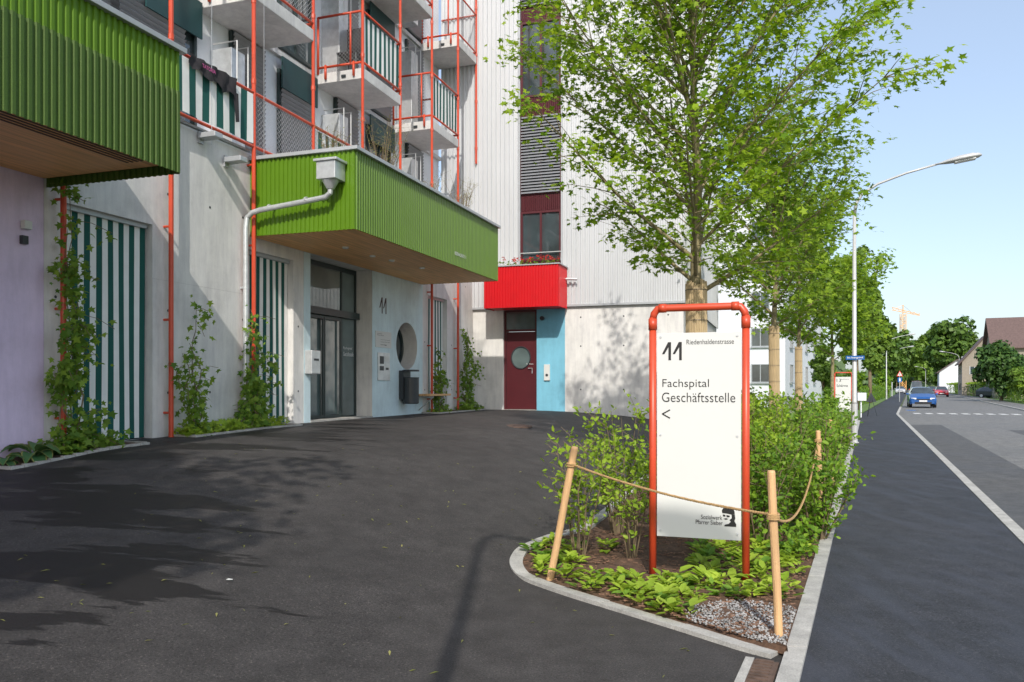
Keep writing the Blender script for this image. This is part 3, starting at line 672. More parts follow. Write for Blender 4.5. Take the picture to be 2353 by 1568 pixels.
t=thing('intercom_panel','steel intercom and letterbox panel on the pale blue wall below the plaque','intercom',BF,(0,s0,h0)); b=MB(); b.box(.005,.03,s0,s1,h0,h1); mk('plate',b,M['silver'],t,bevel=.004)
b=MB(); b.box(.031,.036,s0+.3,s1-.06,h0+.42,h1-.08); mk('notice',b,M['signwhite'],t)
for a,c,d,e in ((s0+.07,s0+.25,h1-.25,h1-.08),(s0+.07,s0+.25,h1-.4,h1-.3),(s0+.35,s1-.08,h0+.24,h0+.29)): b=MB(); b.box(.031,.036,a,c,d,e); mk('button_panel',b,M['black'],t)
s,_=fac(924,858); q=.22; h0=1.6+9*(887-928)/(1800-924)
t=thing('litter_bin','dark grey half-round litter bin on the pale blue wall beside the bench','bin',BF,(q,s,h0))
b=MB(); b.lathe((q,s,h0),[(.17,0),(.19,.02),(.19,.6),(.2,.62)],24); mk('bin_body',b,M['black'],t,smooth=False)
b=MB(); b.lathe((q,s,h0+.76),[(.2,0),(.2,.03),(.18,.04)],24); b.box(.006,.12,s-.19,s+.19,h0+.1,h0+.78); mk('hood',b,M['black'],t)
s0,_=fac(948,910); s1,_=fac(1000,910); hb_=1.6+9*(887-910)/(1800-970)
t=thing('wall_bench','short wooden bench board with a steel bracket beside the litter bin','bench',BF,(.25,(s0+s1)/2,bz(.2,s1)))
b=MB(); b.box(.03,.24,s0,s1-.05,hb_,hb_+.05);b.box(.26,.46,s0,s1-.05,hb_,hb_+.05); mk('seat',b,M['timber'],t,bevel=.008)
for sx in (s0+.25,s1-.4): b=MB(); b.box(0.006,.42,sx,sx+.04,hb_-.05,hb_-.002); b.tube([(.03,sx+.02,hb_-.35),(.4,sx+.02,hb_-.04)],.015,6); mk('bracket',b,M['silver'],t)
# shirt over the rail
s0,s1=12.5,13.6; b=MB(); n=16; rows=7
for i in range(n+1):
    f=i/n; dep=.16+.2*f+.05*math.sin(i*1.3)
    for j in range(rows):
        s=s0+(s1-s0)*f; b.v.append((.19+.025*math.sin(i*1.7+j*.6)+.004*j,s+.02*math.sin(j+i),6.535-dep*j/(rows-1)))
for i in range(n):
    for j in range(rows-1): a=i*rows+j; b.f.append([a,a+rows,a+rows+1,a+1]); b.m.append(0)
b.add([(.2,s1-.1,6.3),(.21,s1+.02,6.3),(.22,s1+.03,5.85),(.2,s1-.03,5.83)],[(0,1,2,3)],0)
t=tag(mk('hanging_shirt',b,M['blackcloth'],fr=BF,smooth=True),'black shirt with pink print hung over the red terrace railing','shirt')
b=MB(); text(b,'TATORIA',12.75,6.4,.3,.06,lambda a,h:(.235,a,h),.02); mk('print',b,M['pink'],t)
q,s,z=-.35,18.15,8.3
t=thing('balcony_chair','black garden chair on the second-floor balcony behind wire mesh','chair',BF,(q,s,z))
b=MB(); b.box(q-.24,q+.24,s-.24,s+.24,z+.42,z+.47); mk('seat',b,M['blackcloth'],t); b=MB(); b.box(q-.24,q+.24,s+.2,s+.25,z+.47,z+1.15); mk('backrest',b,M['blackcloth'],t)
for dx in (-.22,.22):
    for dy in (-.22,.22): b=MB(); b.tube([(q+dx,s+dy,z),(q+dx,s+dy,z+.43)],.014,5); mk('leg',b,M['black'],t)

# ================================================================= REAR BUILDING (corrugated)
SR=24.4
rb=thing('corrugated_building','white corrugated metal building on a concrete base with a red box over its maroon door','building',BF,(3,SR,0))
b=MB()
b.box(-.9,.925,SR,SR+.5,-.2,3.795); b.box(.925,1.925,SR,SR+.5,3.76,3.795); b.box(2.75,6.0,SR,SR+.5,-.2,3.795); b.box(5.5,6.0,SR+.5,SR+11,-.2,3.795)
b.cur=1
for q in (3.2,4.4,5.6):
    for h in (1.5,2.7,3.5): b.poly([(q+.022*math.cos(2*math.pi*k/10),SR-.003,h+.022*math.sin(2*math.pi*k/10)) for k in range(10)])
mk('concrete_base',b,[M['concrete'],M['black']],rb)
b=MB(); b.box(1.925,2.748,SR-.004,SR+.5,-.2,3.79); mk('blue_wall',b,M['blue'],rb)
b=MB(); b.corr('x',-1.0,1.4,SR-.03,3.86,16,.13,.042,-1); b.corr('x',2.7,6.06,SR-.03,3.86,16,.13,.042,-1); b.corr('y',SR-.03,SR+11,6.03,3.86,16,.13,.042,1)
mk('corrugated_cladding',b,M['white_corr'],rb)
b=MB(); b.box(-1,6.1,SR-.085,SR+.05,3.8,3.86); b.box(-1,6,SR+.05,SR+11,3.8,15.9); b.box(1.4,1.45,SR-.07,SR+.05,3.86,16); b.box(2.65,2.7,SR-.07,SR+.05,3.86,16); mk('trim',b,M['alu'],rb)
Q0,Q1=1.455,2.645
for h0,h1,k in ((5.12,6.53,'m'),(7.0,9.23,'mb'),(9.75,11.9,'m'),(12.3,14.5,'mb')): window(Q0,Q1,h0,h1,k,q=SR+.04,par=rb,ax='x')
for h0,h1 in ((4.9,5.1),(6.54,6.99),(9.24,9.74),(11.91,12.29)):
    b=MB(); b.corr('x',Q0,Q1,SR-.0,h0,h1,.06,.015,-1); b.box(Q0,Q1,SR+.0,SR+.04,h0,h1); mk('maroon_panel',b,M['maroon'],rb)
h=5.35; b=MB(); b.tube([(Q0,SR-.05,h-.25),(Q0,SR-.05,h),(Q1,SR-.05,h),(Q1,SR-.05,h-.25)],.014,6); mk('window_rail',b,M['polewhite'],rb)
b=MB(); b.box(.7,2.79,SR-.88,SR+.02,3.76,4.86); core=mk('red_canopy_box',b,M['red'],rb)
b=MB(); b.corr('x',.68,2.81,SR-.9,3.74,4.87,.08,.02,-1); b.corr('y',SR-.9,SR-.06,2.81,3.74,4.87,.08,.02,1); b.corr('y',SR-.9,SR-.06,.68,3.74,4.87,.08,.02,-1); mk('red_cladding',b,M['red'],core)
b=MB(); b.box(.65,2.85,SR-.94,SR-.05,4.87,4.9); mk('flashing',b,M['alu'],core); b=MB(); b.tube([(2.83,SR-.2,4.55),(3.15,SR-.2,4.53)],.035,8); mk('spout',b,M['silver'],core)
z=bz(1.4,SR)
b=MB(); b.box(.93,.99,SR+.06,SR+.14,z,3.76);b.box(1.86,1.92,SR+.06,SR+.14,z,3.76);b.box(.99,1.86,SR+.06,SR+.14,3.15,3.21);b.box(.99,1.86,SR+.06,SR+.14,3.7,3.76)
dr_=mk('entrance_door',b,M['maroon'],rb)
b=MB(); b.box(1.0,1.85,SR+.08,SR+.12,z+.02,3.14); mk('door_leaf',b,M['maroon'],dr_)
b=MB(); b.box(.99,1.86,SR+.1,SR+.11,3.21,3.7); mk('pane',b,M['ltglass'],dr_)
b=MB(); b.poly([(1.43+.27*math.cos(2*math.pi*k/32),SR+.076,2.4+.3*math.sin(2*math.pi*k/32)) for k in range(32)][::-1]); mk('porthole',b,M['ltglass'],dr_)
b=MB(); b.tube([(1.43+.28*math.cos(2*math.pi*k/32),SR+.07,2.4+.31*math.sin(2*math.pi*k/32)) for k in range(33)],.018,6); mk('porthole_ring',b,M['black'],dr_)
b=MB(); b.tube([(1.78,SR+.03,1.95),(1.78,SR+.03,2.1),(1.66,SR+.03,2.1)],.012,6); mk('door_handle',b,M['silver'],dr_)
b=MB(); text(b,'Kein Eingang',1.6,2.2,.2,.04,lambda a,h:(a,SR+.074,h)); mk('lettering',b,M['inkwhite'],dr_)
b=MB(); b.box(.94,1.92,SR-.02,SR+.3,.3,z+.01); mk('threshold',b,M['granite'],rb)
b=MB(); b.box(2.15,2.32,SR-.05,SR-.006,1.75,2.2); t=tag(mk('intercom_panel',b,M['signwhite'],fr=BF,bevel=.005),'small white intercom box on the sky blue wall beside the maroon door','intercom')
b=MB(); b.poly([(2.235+.04*math.cos(2*math.pi*k/14),SR-.053,1.9+.04*math.sin(2*math.pi*k/14)) for k in range(14)]); mk('button',b,M['black'],t)
b=MB(); b.tube([(2.1,SR-.09,3.5),(2.1,SR-.004,3.5)],.06,14); tag(mk('alarm_bell',b,M['black'],fr=BF),'small round dark alarm sounder high on the sky blue wall','alarm')

def wisp(name,label,q,s,z,H,n,sp,lm,seed,nl=350,fr=BF):
    return shrub(name,label,q,s,H,sp,n,nl,.045,seed,lm,LANCE,cat='plant',fr=fr,z=z,low=.2,sig=.05)
wisp('wild_plant','wispy yellow-green plant on the left end of the main green canopy',.9,15.2,5.44,.75,16,.45,'dry',1)
wisp('wild_plant','tall feathery plant in the middle of the main green canopy roof',.9,17.2,5.44,1.6,22,.6,'dry',2,800)
wisp('wild_plant','thin feathery plant near the right third of the main green canopy roof',1.2,18.8,5.44,.8,12,.4,'dry',3,300)
wisp('wild_plant','sparse feathery plant at the far right end of the main green canopy roof',1.3,20.4,5.44,1.1,14,.45,'dry',4,420)
t=thing('geranium_planting','row of red geraniums on top of the red canopy box','flowers',BF,(1.7,SR-.5,4.9))
n=260; P=np.c_[nr.uniform(.75,2.75,n),nr.uniform(SR-.8,SR-.3,n),4.9+nr.uniform(0,.14,n)]; tag(leaves('leafage',P,nr.normal(size=(n,3))+[0,0,1],nr.uniform(.04,.08,n),M['vine'],t,DIA),kind='stuff')
n=26; cc=np.c_[nr.uniform(.75,2.75,n),nr.uniform(SR-.8,SR-.5,n),5.02+nr.uniform(0,.12,n)]; id=nr.randint(0,n,260); P=cc[id]+nr.normal(size=(260,3))*.02; tag(leaves('blossom',P,nr.normal(size=(260,3)),np.full(260,.04),M['flower'],t,DIA),kind='stuff')

# ================================================================= vines and wall-base plants
def vine(label,s,hb,ht,sw,seed,n,topw=.1,botw=.3,dq=.25,off=.18,lm='vine',ls=.095,strands=4):
    rd=random.Random(seed); z0=bz(off,s); t=thing('climbing_vine',label,'vine',BF,(off,s,z0),'vines climbing the concrete facade')
    mb=MB(); segs=[]
    for k in range(strands):
        top=ht if k==0 else hb+(ht-hb)*rd.uniform(.45,.95); pts=[];m=14
        for i in range(m+1):
            f=i/m; h=hb+(top-hb)*f; w_=botw*(1-f)+topw*f
            pts.append(Vector((off+.05+.08*math.sin(f*9+k)+rd.uniform(0,.05),s+(sw*f if k%2 else 0)+w_*.6*math.sin(f*5+k*2.1)*rd.uniform(.5,1),h)))
        mb.tube(pts,[.012*(1-.7*i/m) for i in range(m+1)],5,cap=False)
        segs+=list(zip(pts[:-1],pts[1:]))
    for _ in range(int(7*strands)):
        a,b_=rd.choice(segs); e=a+Vector((rd.uniform(.05,dq),rd.uniform(-1,1)*botw*1.3,rd.uniform(-.25,.12))); mb.tube([a,(a+e)/2+Vector((0,0,.04)),e],.004,3,cap=False); segs+= [(a,e)]*1
    mk('stem',mb,M['bark2'],t)
    S0=np.array([s_[0] for s_ in segs]);S1=np.array([s_[1] for s_ in segs]); w=np.random.RandomState(seed).uniform(.1,1.5,len(segs))**2.2; w/=w.sum()
    id=nr.choice(len(segs),n,p=w); f=nr.uniform(0,1,n)[:,None]; P=S0[id]*(1-f)+S1[id]*f+nr.normal(size=(n,3))*np.array([.06,.07,.075]); P[:,0]=np.maximum(P[:,0],.04)
    N=nr.normal(size=(n,3))*.5+np.array([.5,-.75,.45]); Hd=nr.normal(size=(n,3))*.5+np.array([.1,0,-1])
    leaves('foliage',P,N,ls*nr.uniform(.5,1.3,n),M[lm],t,MAPLE,H=Hd); return t
vine('tall vine on the leftmost red pole beside the lilac wall',10.38,.75,4.1,.05,1,950,.1,.3,.35)
vine('sparse vine leaning right from the red pole beside the first striped shutter',12.55,.85,2.85,-.25,2,330,.08,.16,.22)
vine('bushy vine under the grey downpipe left of the second striped shutter',13.9,.88,2.85,.12,3,680,.16,.32,.26)
vine('narrow vine on the red pole behind the bench',21.35,.95,2.5,0,4,330,.08,.16,.2)
vine('vine climbing in the corner beside the corrugated building',23.3,.95,3.2,-.1,5,640,.1,.3,.35)
def covers(name,label,q0,q1,s0,s1,n,ls,lm,hh=.22,cat='ground cover',shape=MAPLE):
    P=np.c_[nr.uniform(q0,q1,n),nr.uniform(s0,s1,n),nr.uniform(.02,hh,n)]; P[:,2]*=nr.uniform(.3,1,n); P[:,2]+=np.array([bz(a,c) for a,c in P[:,:2]])
    return tag(leaves(name,P,nr.normal(size=(n,3))*.45+[.2,-.3,1],ls*nr.uniform(.6,1.3,n),M[lm],None,shape,fr=BF),label,cat,kind='stuff')
covers('ground_cover','low leafy ground cover at the foot of the leftmost vine',.05,.55,10.05,11.0,320,.1,'vine',.24)
covers('ground_cover','low yellow-green ground cover along the wall between the two left vines',.05,.45,12.3,14.7,800,.09,'cover',.22)
covers('ground_cover','low ground cover at the foot of the corner vine',.05,.5,22.8,24.1,300,.09,'vine',.22)
covers('ground_cover','thin ground cover behind the bench',.05,.3,21.0,22.2,160,.08,'cover',.12)
for s0,s1,q1 in ((9.3,11.3,.62),(12.3,15.0,.5),(20.9,24.2,.5)):
    b=MB(); m=12
    for i in range(m):
        a=s0+(s1-s0)*i/m; c=s0+(s1-s0)*(i+1)/m-.008; z=bz(q1,(a+c)/2); b.box(q1-.05,q1,a,c,z-.1,z+.03)
    z=bz(q1,s0); b.box(0.006,q1-.052,s0,s0+.05,z-.1,z+.035); z=bz(q1,s1); b.box(0.006,q1-.052,s1-.05,s1,z-.1,z+.035)
    tag(mk('bed_kerb',b,M['granite'],fr=BF),kind='structure')
    b=MB(); vs=[]
    for i in range(m+1):
        a=s0+(s1-s0)*i/m; z=bz(.3,a)+.012; vs+= [(0.008,a,z+.01),(q1-.051,a,z)]
    b.add(vs,[(2*i,2*i+1,2*i+3,2*i+2) for i in range(m)]); tag(mk('planting_soil',b,M['soil'],fr=BF),kind='structure')
def rosette(name,label,cat,fr,q,s,z,n,L,W,lm,seed,group=None):
    rd=random.Random(seed); t=thing(name,label,cat,fr,(q,s,z),group); b=MB(); e=MB()
    for i in range(n):
        az=i*2.4+rd.uniform(-.2,.2); el=rd.uniform(.35,1.1); l=L*rd.uniform(.7,1.1); w=W*rd.uniform(.8,1.1); m=6; d=Vector((math.cos(az),math.sin(az),0)); sd=Vector((-d.y,d.x,0)); vs=[]
        p=Vector((q,s,z+.02)); ang=el
        for k in range(m+1):
            f=k/m; ww=w*math.sin(math.pi*min(1,max(0,(f-.22)/.78))**.75)+.006 if f>.22 else .006
            vs+= [p+sd*ww+Vector((0,0,ww*.35)),p.copy(),p-sd*ww+Vector((0,0,ww*.35))]
            p=p+(d*math.cos(ang)+Vector((0,0,math.sin(ang))))*l/m; ang-=.32
        b.add(vs,[(3*k,3*k+1,3*k+4,3*k+3) for k in range(m)]+[(3*k+1,3*k+2,3*k+5,3*k+4) for k in range(m)])
        ed=[]
        for k in range(m+1):
            for sgn,ix in ((1,0),(-1,2)): ed.append(Vector(vs[3*k+ix])+Vector((0,0,.003))); ed.append(Vector(vs[3*k+ix])*.78+Vector(vs[3*k+1])*.22+Vector((0,0,.004)))
        e.add(ed,[(4*k,4*k+1,4*k+5,4*k+4) for k in range(m)]+[(4*k+2,4*k+3,4*k+7,4*k+6) for k in range(m)])
    mk('foliage',b,M[lm],t,smooth=True); mk('leaf_edge',e,M['dry'],t,smooth=True)
rosette('hosta_plant','broad-leaved hosta with pale edges at the foot of the lilac wall','plant',BF,.3,9.85,bz(.3,9.85),15,.42,.085,'hosta',3)
rosette('hosta_plant','smaller hosta with pale edges at the left edge of the wall bed','plant',BF,.3,9.45,bz(.3,9.45),9,.3,.06,'hosta',4)

# ================================================================= SIGNS
def info_sign(fr,q0,q1,s,z,label):
    t=thing('info_sign',label,'sign',fr,((q0+q1)/2,s,z)); r=.03
    b=MB(); 
    for q in (q0,q1): b.tube([(q,s,z-.1),(q,s,z+2.16)],r,14)
    b.tube([(q0,s,z+2.14),(q0+.01,s,z+2.19),(q0+.04,s,z+2.23),(q0+.1,s,z+2.235),(q1-.1,s,z+2.235),(q1-.04,s,z+2.23),(q1-.01,s,z+2.19),(q1,s,z+2.14)],r,12)
    for q in (q0,q1): b.tube([(q,s,z+2.06),(q,s,z+2.15)],r+.006,14)
    for a,c in ((q0+.05,q0+.11),(q1-.11,q1-.05)): b.tube([(a,s,z+2.235),(c,s,z+2.235)],r+.006,14)
    mk('frame',b,M['redtube'],t,smooth=True)
    a0,a1,h0,h1=q0+.035,q1-.035,z+.37,z+2.03
    b=MB(); b.box(a0,a1,s-.008,s+.008,h0,h1); mk('panel',b,M['signwhite'],t,bevel=.002)
    for a in (a0+.03,a1-.03):
        for h in (h0+.05,(h0+h1)/2,h1-.03): b=MB(); b.tube([(a,s-.014,h),(a,s-.0085,h)],.009,10); mk('screw',b,M['silver'],t)
    return t,(a0,a1,h0,h1)
sq0,ss=BF.l(1.158,6.55); sq1=sq0+.735
t,(a0,a1,h0,h1)=info_sign(BF,sq0,sq1,ss,0,'large white information sign in an orange-red tube frame in the planting bed')
W=a1-a0;Hh=h1-h0; mp=lambda a,h:(a,ss-.0105,h)
def sx(x): return a0+(x-1510)/192*W
def sy(y): return h1-(y-765)/473*Hh
def stx(body,x0,x1,y0,y1,bold=.0):
    b=MB(); text(b,body,sx(x0),sy(y1),sx(x1)-sx(x0),sy(y0)-sy(y1),mp,bold); mk('lettering',b,M['ink'],t)
b=MB(); eleven(b,sx(1522),sy(828),(sx(1569)-sx(1522)),sy(786)-sy(828),mp); mk('house_number',b,M['ink'],t)
stx('Riedenhaldenstrasse',1579,1686,781,792,-.004); stx('Fachspital',1523,1630,872,896,-.006); stx('Geschäftsstelle',1522,1689,903,925,-.006)
b=MB(); P2=lambda x,y:mp(sx(x),sy(y))
b.poly([P2(1540,942),P2(1541.5,944.5),P2(1526,953),P2(1541.5,961.5),P2(1540,964),P2(1521.5,953.8),P2(1521.5,952.2)])
mk('arrow',b,M['ink'],t)
stx('Sozialwerk',1612,1660,1183,1193,.004); stx('Pfarrer Sieber',1600,1661,1195,1205,.004)
b=MB()
b.poly([P2(x,y) for x,y in ((1660,1177),(1659,1171),(1662,1166),(1668,1163),(1676,1163),(1683,1166),(1687,1171),(1688,1177),(1682,1180),(1672,1178))])
b.poly([P2(x,y) for x,y in ((1681,1180),(1688,1178),(1689,1188),(1687,1194),(1691,1201),(1691,1207),(1664,1207),(1666,1203),(1674,1201),(1679,1196),(1676,1192),(1681,1188))])
for pts in (((1661,1180),(1667,1181),(1667,1185),(1662,1185)),((1669,1181),(1677,1182),(1676,1186),(1670,1186)),((1662,1190),(1669,1188),(1674,1190),(1668,1192))): b.poly([P2(x,y) for x,y in pts])
mk('emblem',b,M['ink'],t)
Z=38.5; X=(1918-CX)/F*Z; q13,s13=BF.l(X,Z)
t13,(c0,c1,d0,d1)=info_sign(BF,q13,q13+.76,s13,0,'distant white information sign numbered 13 in an orange-red tube frame')
b=MB(); m13=lambda a,h:(a,s13-.0105,h); text(b,'13',c0+.05,d1-.24,.2,.15,m13); text(b,'Riedenhaldenstrasse',c0+.25,d1-.13,.36,.035,m13); text(b,'Schärme',c0+.05,d1-.48,.5,.12,m13,.01); text(b,'Sozialwerk',c0+.3,d0+.12,.2,.04,m13,.01); mk('lettering',b,M['ink'],t13)

def stake(top,base,label,r=.027):
    b=MB(); top=Vector(top);base=Vector(base); b.tube([base-(top-base).normalized()*.1,base.lerp(top,.3)+Vector((.004,0,0)),base.lerp(top,.7),top-(top-base).normalized()*.012,top],[r*1.03,r*.98,r,r*.97,r*.8],12)
    return tag(mk('wooden_stake',b,M['timber'],smooth=False),label,'stake','debarked wooden stakes around the planting bed')
stake((.505,6.4,1.11),(.305,6.5,rampz(.305,6.5)),'leaning wooden stake at the left corner of the planting bed',.03)
stake((1.607,4.94,1.075),(1.655,4.94,0),'upright wooden stake in the gravel, nearest to the camera',.026)
stake((3.42,8.9,1.1),(3.46,8.9,0),'wooden stake among the shrubs, third from the front')
stake((4.8,12,1.1),(4.83,12,0),'wooden stake beside the pavement kerb, fourth from the front')
def rope(name,label,A_,B_,sag):
    A_=Vector(A_);B_=Vector(B_)
    b=MB()
    for ph in (0,2.09,4.19):
        pp=[]; L=(B_-A_).length; m=int(L/.018); d=(B_-A_).normalized(); u=d.cross(Vector((0,0,1))).normalized(); v=Vector((0,0,1))
        for k in range(m+1):
            f=k/m; c=A_.lerp(B_,f)-Vector((0,0,sag*4*f*(1-f))); a=f*L/.07*2*math.pi+ph; pp.append(c+(u*math.cos(a)+v*math.sin(a))*.005)
        b.tube(pp,.0056,5)
    for c in (A_,B_):
        rr=.034
        for dz in (-.012,.005): b.tube([(c.x+rr*math.cos(a),c.y+rr*math.sin(a),c.z+dz+.004*math.sin(a)) for a in np.linspace(0,2*math.pi,15)],.008,5)
    return tag(mk(name,b,M['rope']),label,'rope','ropes between the wooden stakes')
rope('rope','hemp rope slung in front of the large white sign',(.478,6.41,.97),(1.62,4.94,.80),.045)
rope('rope','hemp rope hanging in a deep loop from the nearest stake to the third stake',(1.62,4.94,.79),(3.42,8.9,1.0),.32)
rope('rope','hemp rope between the third and fourth stakes',(3.42,8.9,.99),(4.8,12,1.0),.25)

SH=[(.62,7.35,1.28,.36,13,560,.06,'shrubl','loose light green shrub at the left edge of the planting bed'),
 (1.08,7.2,.95,.24,9,260,.055,'shrubl','thin shrub just left of the large sign'),
 (1.12,8.4,1.38,.5,16,1000,.06,'shrubl','taller light shrub behind the left stake'),
 (1.75,8.7,1.25,.5,16,1000,.058,'shrubd','shrub directly behind the large sign'),
 (2.42,7.75,1.25,.42,18,1600,.06,'shrubd','dense green shrub just right of the large sign'),
 (2.75,9.0,1.55,.55,20,2100,.06,'shrubl','tall bright shrub behind and right of the large sign'),
 (3.15,8.2,.95,.5,18,1600,.058,'shrubd','low spreading shrub under the rope loop'),
 (3.75,10.0,1.4,.6,20,2200,.06,'shrubd','dense shrub behind the third stake'),
 (4.2,11.4,1.15,.55,18,1800,.065,'shrubd','rounded shrub before the fourth stake'),
 (3.0,11.5,1.5,.7,20,1800,.065,'shrubl','bright shrub beside the nearest tree trunk'),
 (5.0,13.2,1.2,.65,18,1400,.07,'shrubd','shrub just beyond the fourth stake'),
 (4.2,14.0,1.45,.8,20,1600,.075,'shrubl','bright shrub in the middle of the bed beyond the nearest tree'),
 (6.0,16.0,1.1,.7,18,1200,.08,'shrubd','shrub halfway between the fourth stake and the lamp post'),
 (5.3,17.5,1.5,.9,20,1400,.085,'shrubd','broad shrub before the second tree'),
 (7.4,19.3,1.1,.8,16,1100,.09,'shrubd','shrub before the lamp post')]
for i,(x,y,h,sp,ns,nl,ls,lm,lb) in enumerate(SH): shrub('bed_shrub',lb,x,y,h,sp,ns,nl,ls,20+i,lm,OVAL,low=.25 if i<3 else .1)
n=3400; Y=nr.uniform(20,36,n); f=nr.uniform(0,1,n); Xa=np.array([XL(y)+(PL(y)-.2-XL(y))*u for y,u in zip(Y,f)]); P=np.c_[Xa,Y,nr.uniform(.05,1.3,n)*(.5+.5*np.sin(Y*2+Xa))]
P[:,2]=np.abs(P[:,2])+.05; tag(leaves('shrub_mass',P,nr.normal(size=(n,3))*.6+[0,-.3,.8],.13*nr.uniform(.6,1.4,n),M['shrubd'],None,OVAL),'mass of shrubs filling the far end of the planting bed','shrubs',kind='stuff')
cl=[]
for k in range(800):
    Z=rnd.uniform(5.1,7.7); X=rnd.uniform(XL(Z)+.1,PL(Z)-.2)
    px=CX+F*X/Z; py=HY+F*1.6/Z
    if 1400<px<1600 and py<1345: continue
    if px<1600 and py>1400 and rnd.random()<.5: continue
    if px>1600 and py>1395: continue
    if 1330<px<1560 and 1275<py<1335: continue
    if all((X-a)**2+(Z-c)**2>.0095 for a,c in cl): cl.append((X,Z))
cl=cl[:140]
G=[([],[],[],[]),([],[],[],[])]
for X,Z in cl:
    m=rnd.randint(8,15); k=rnd.uniform(.65,1.15); P,N,S,Hd=G[0 if rnd.random()<.72 else 1]
    for i in range(m):
        az=rnd.uniform(0,6.283); el=rnd.uniform(.15,1.2); d=np.array([math.cos(az)*math.cos(el),math.sin(az)*math.cos(el),math.sin(el)])
        P.append([X+d[0]*.03,Z+d[1]*.03,rampz(X,Z)+.04+rnd.uniform(0,.07)]); N.append([-d[0]*math.tan(el)*.7+rnd.uniform(-.2,.2),-d[1]*math.tan(el)*.7+rnd.uniform(-.2,.2),1]); S.append(rnd.uniform(.06,.13)*k); Hd.append(d)
for (P,N,S,Hd),mm,lb in zip(G,('cover','cover2'),('bright yellow-green broad-leaved ground cover at the front of the planting bed','deeper green broad-leaved plants scattered through the bright ground cover')):
    tag(leaves('ground_cover',P,N,S,M[mm],None,OVAL,H=np.array(Hd)),lb,'ground cover',kind='stuff')
n=2600; Y=nr.uniform(7.0,20,n); Xa=np.array([PL(y)-.12-abs(nr.normal())*.3 for y in Y]); P=np.c_[Xa,Y,nr.uniform(.03,.3,n)]
tag(leaves('ground_cover',P,nr.normal(size=(n,3))*.5+[.2,-.3,.9],.07*nr.uniform(.6,1.4,n),M['shrubd'],None,OVAL),'low green ground cover spilling along the pavement kerb','ground cover',kind='stuff')
b=MB()
for k in range(1800):
    Z=rnd.uniform(4.95,8.5); X=rnd.uniform(XL(Z)+.07,PL(Z)-.14); M3=Matrix.Rotation(rnd.uniform(0,6.3),3,'Z')@Matrix.Rotation(rnd.uniform(-.5,.5),3,'X'); b.obox((X,Z,rampz(X,Z)+.05+rnd.uniform(0,.015)),(rnd.uniform(.02,.05),rnd.uniform(.006,.014),.005),M3)
tag(mk('bark_chips',b,M['chip']),'loose bark chips on the soil of the planting bed','mulch',kind='stuff')
b=MB()
for k in range(1900):
    while True:
        Z=rnd.uniform(4.78,5.85); X=rnd.uniform(1.0,PL(Z)-.13)
        if X>XL(Z)+.09 and ((X-1.6)/.42)**2+((Z-5.2)/.52)**2<rnd.uniform(.8,1.3): break
    r=rnd.uniform(.006,.015); z=.045+rnd.uniform(0,.02); M3=Matrix.Rotation(rnd.uniform(0,6.3),3,'Z')@Matrix.Rotation(rnd.uniform(-1,1),3,'X')
    vs=[Vector((X,Z,z))+M3@Vector((a*r*rnd.uniform(.8,1.3),c*r*rnd.uniform(.7,1),d*r*.6)) for a,c,d in ((1,0,0),(-1,0,0),(0,1,0),(0,-1,0),(0,0,1),(0,0,-1),)]
    b.add(vs,[(0,2,4),(2,1,4),(1,3,4),(3,0,4),(2,0,5),(1,2,5),(3,1,5),(0,3,5)],0)
tag(mk('gravel',b,M['stone'],smooth=True),'grey pebbles around the nearest wooden stake','gravel',kind='stuff')
n=160; X=nr.uniform(-4,1.2,n);Y=nr.uniform(4.3,11,n); k=[(x,y) for x,y in zip(X,Y) if x<XL(max(y,4.7))-.1]
P=np.array([[x,y,rampz(x,y)+.008] for x,y in k]); tag(leaves('fallen_leaves',P,nr.normal(size=(len(P),3))*.15+[0,0,1],.05*nr.uniform(.5,1.3,len(P)),M['dry'],None,LANCE),'small yellow leaves scattered on the dark asphalt','leaves',kind='stuff')
X,Z=(527-CX)/F*5.6,5.6; b=MB(); z=rampz(X,Z)+.012; b.add([(X-.025,Z,z),(X,Z-.012,z),(X+.025,Z-.004,z),(X+.02,Z+.014,z),(X-.012,Z+.02,z+.004)],[(0,1,2,3,4)]); tag(mk('paper_scrap',b,M['signwhite']),'tiny white paper scrap on the dark asphalt','litter')

# ================================================================= trees
tree('maple_tree','nearest maple with a wide open crown standing behind the large sign',2.56,11,9.4,2.8,2.75,.112,46,32000,.096,11,'maple',wrap=3.02,group='young maples in the planting bed',el0=38,sig=.12)
tree('maple_tree','second maple with reed-wrapped trunk right of the large sign',6.93,21,9.0,3.1,2.0,.105,26,9500,.135,12,'maple2',wrap=3.1,group='young maples in the planting bed',el0=40,sig=.15)
tree('maple_tree','third maple with reed-wrapped trunk, behind the second',10.45,29,8.8,3.0,2.2,.1,22,8000,.17,13,'maple2',wrap=3.0,group='young maples in the planting bed',el0=38,sig=.2)
tree('maple_tree','fourth maple beside the distant number 13 sign',16.9,42,8.5,2.8,2.6,.12,18,7500,.23,14,'maple2',group='young maples in the planting bed',el0=32,sig=.25)
tree('street_tree','leafy tree behind the camera shading the forecourt',-5.2,-1.6,9.0,4.2,2.9,.14,20,6500,.2,15,'maple',el0=34,sig=.22)
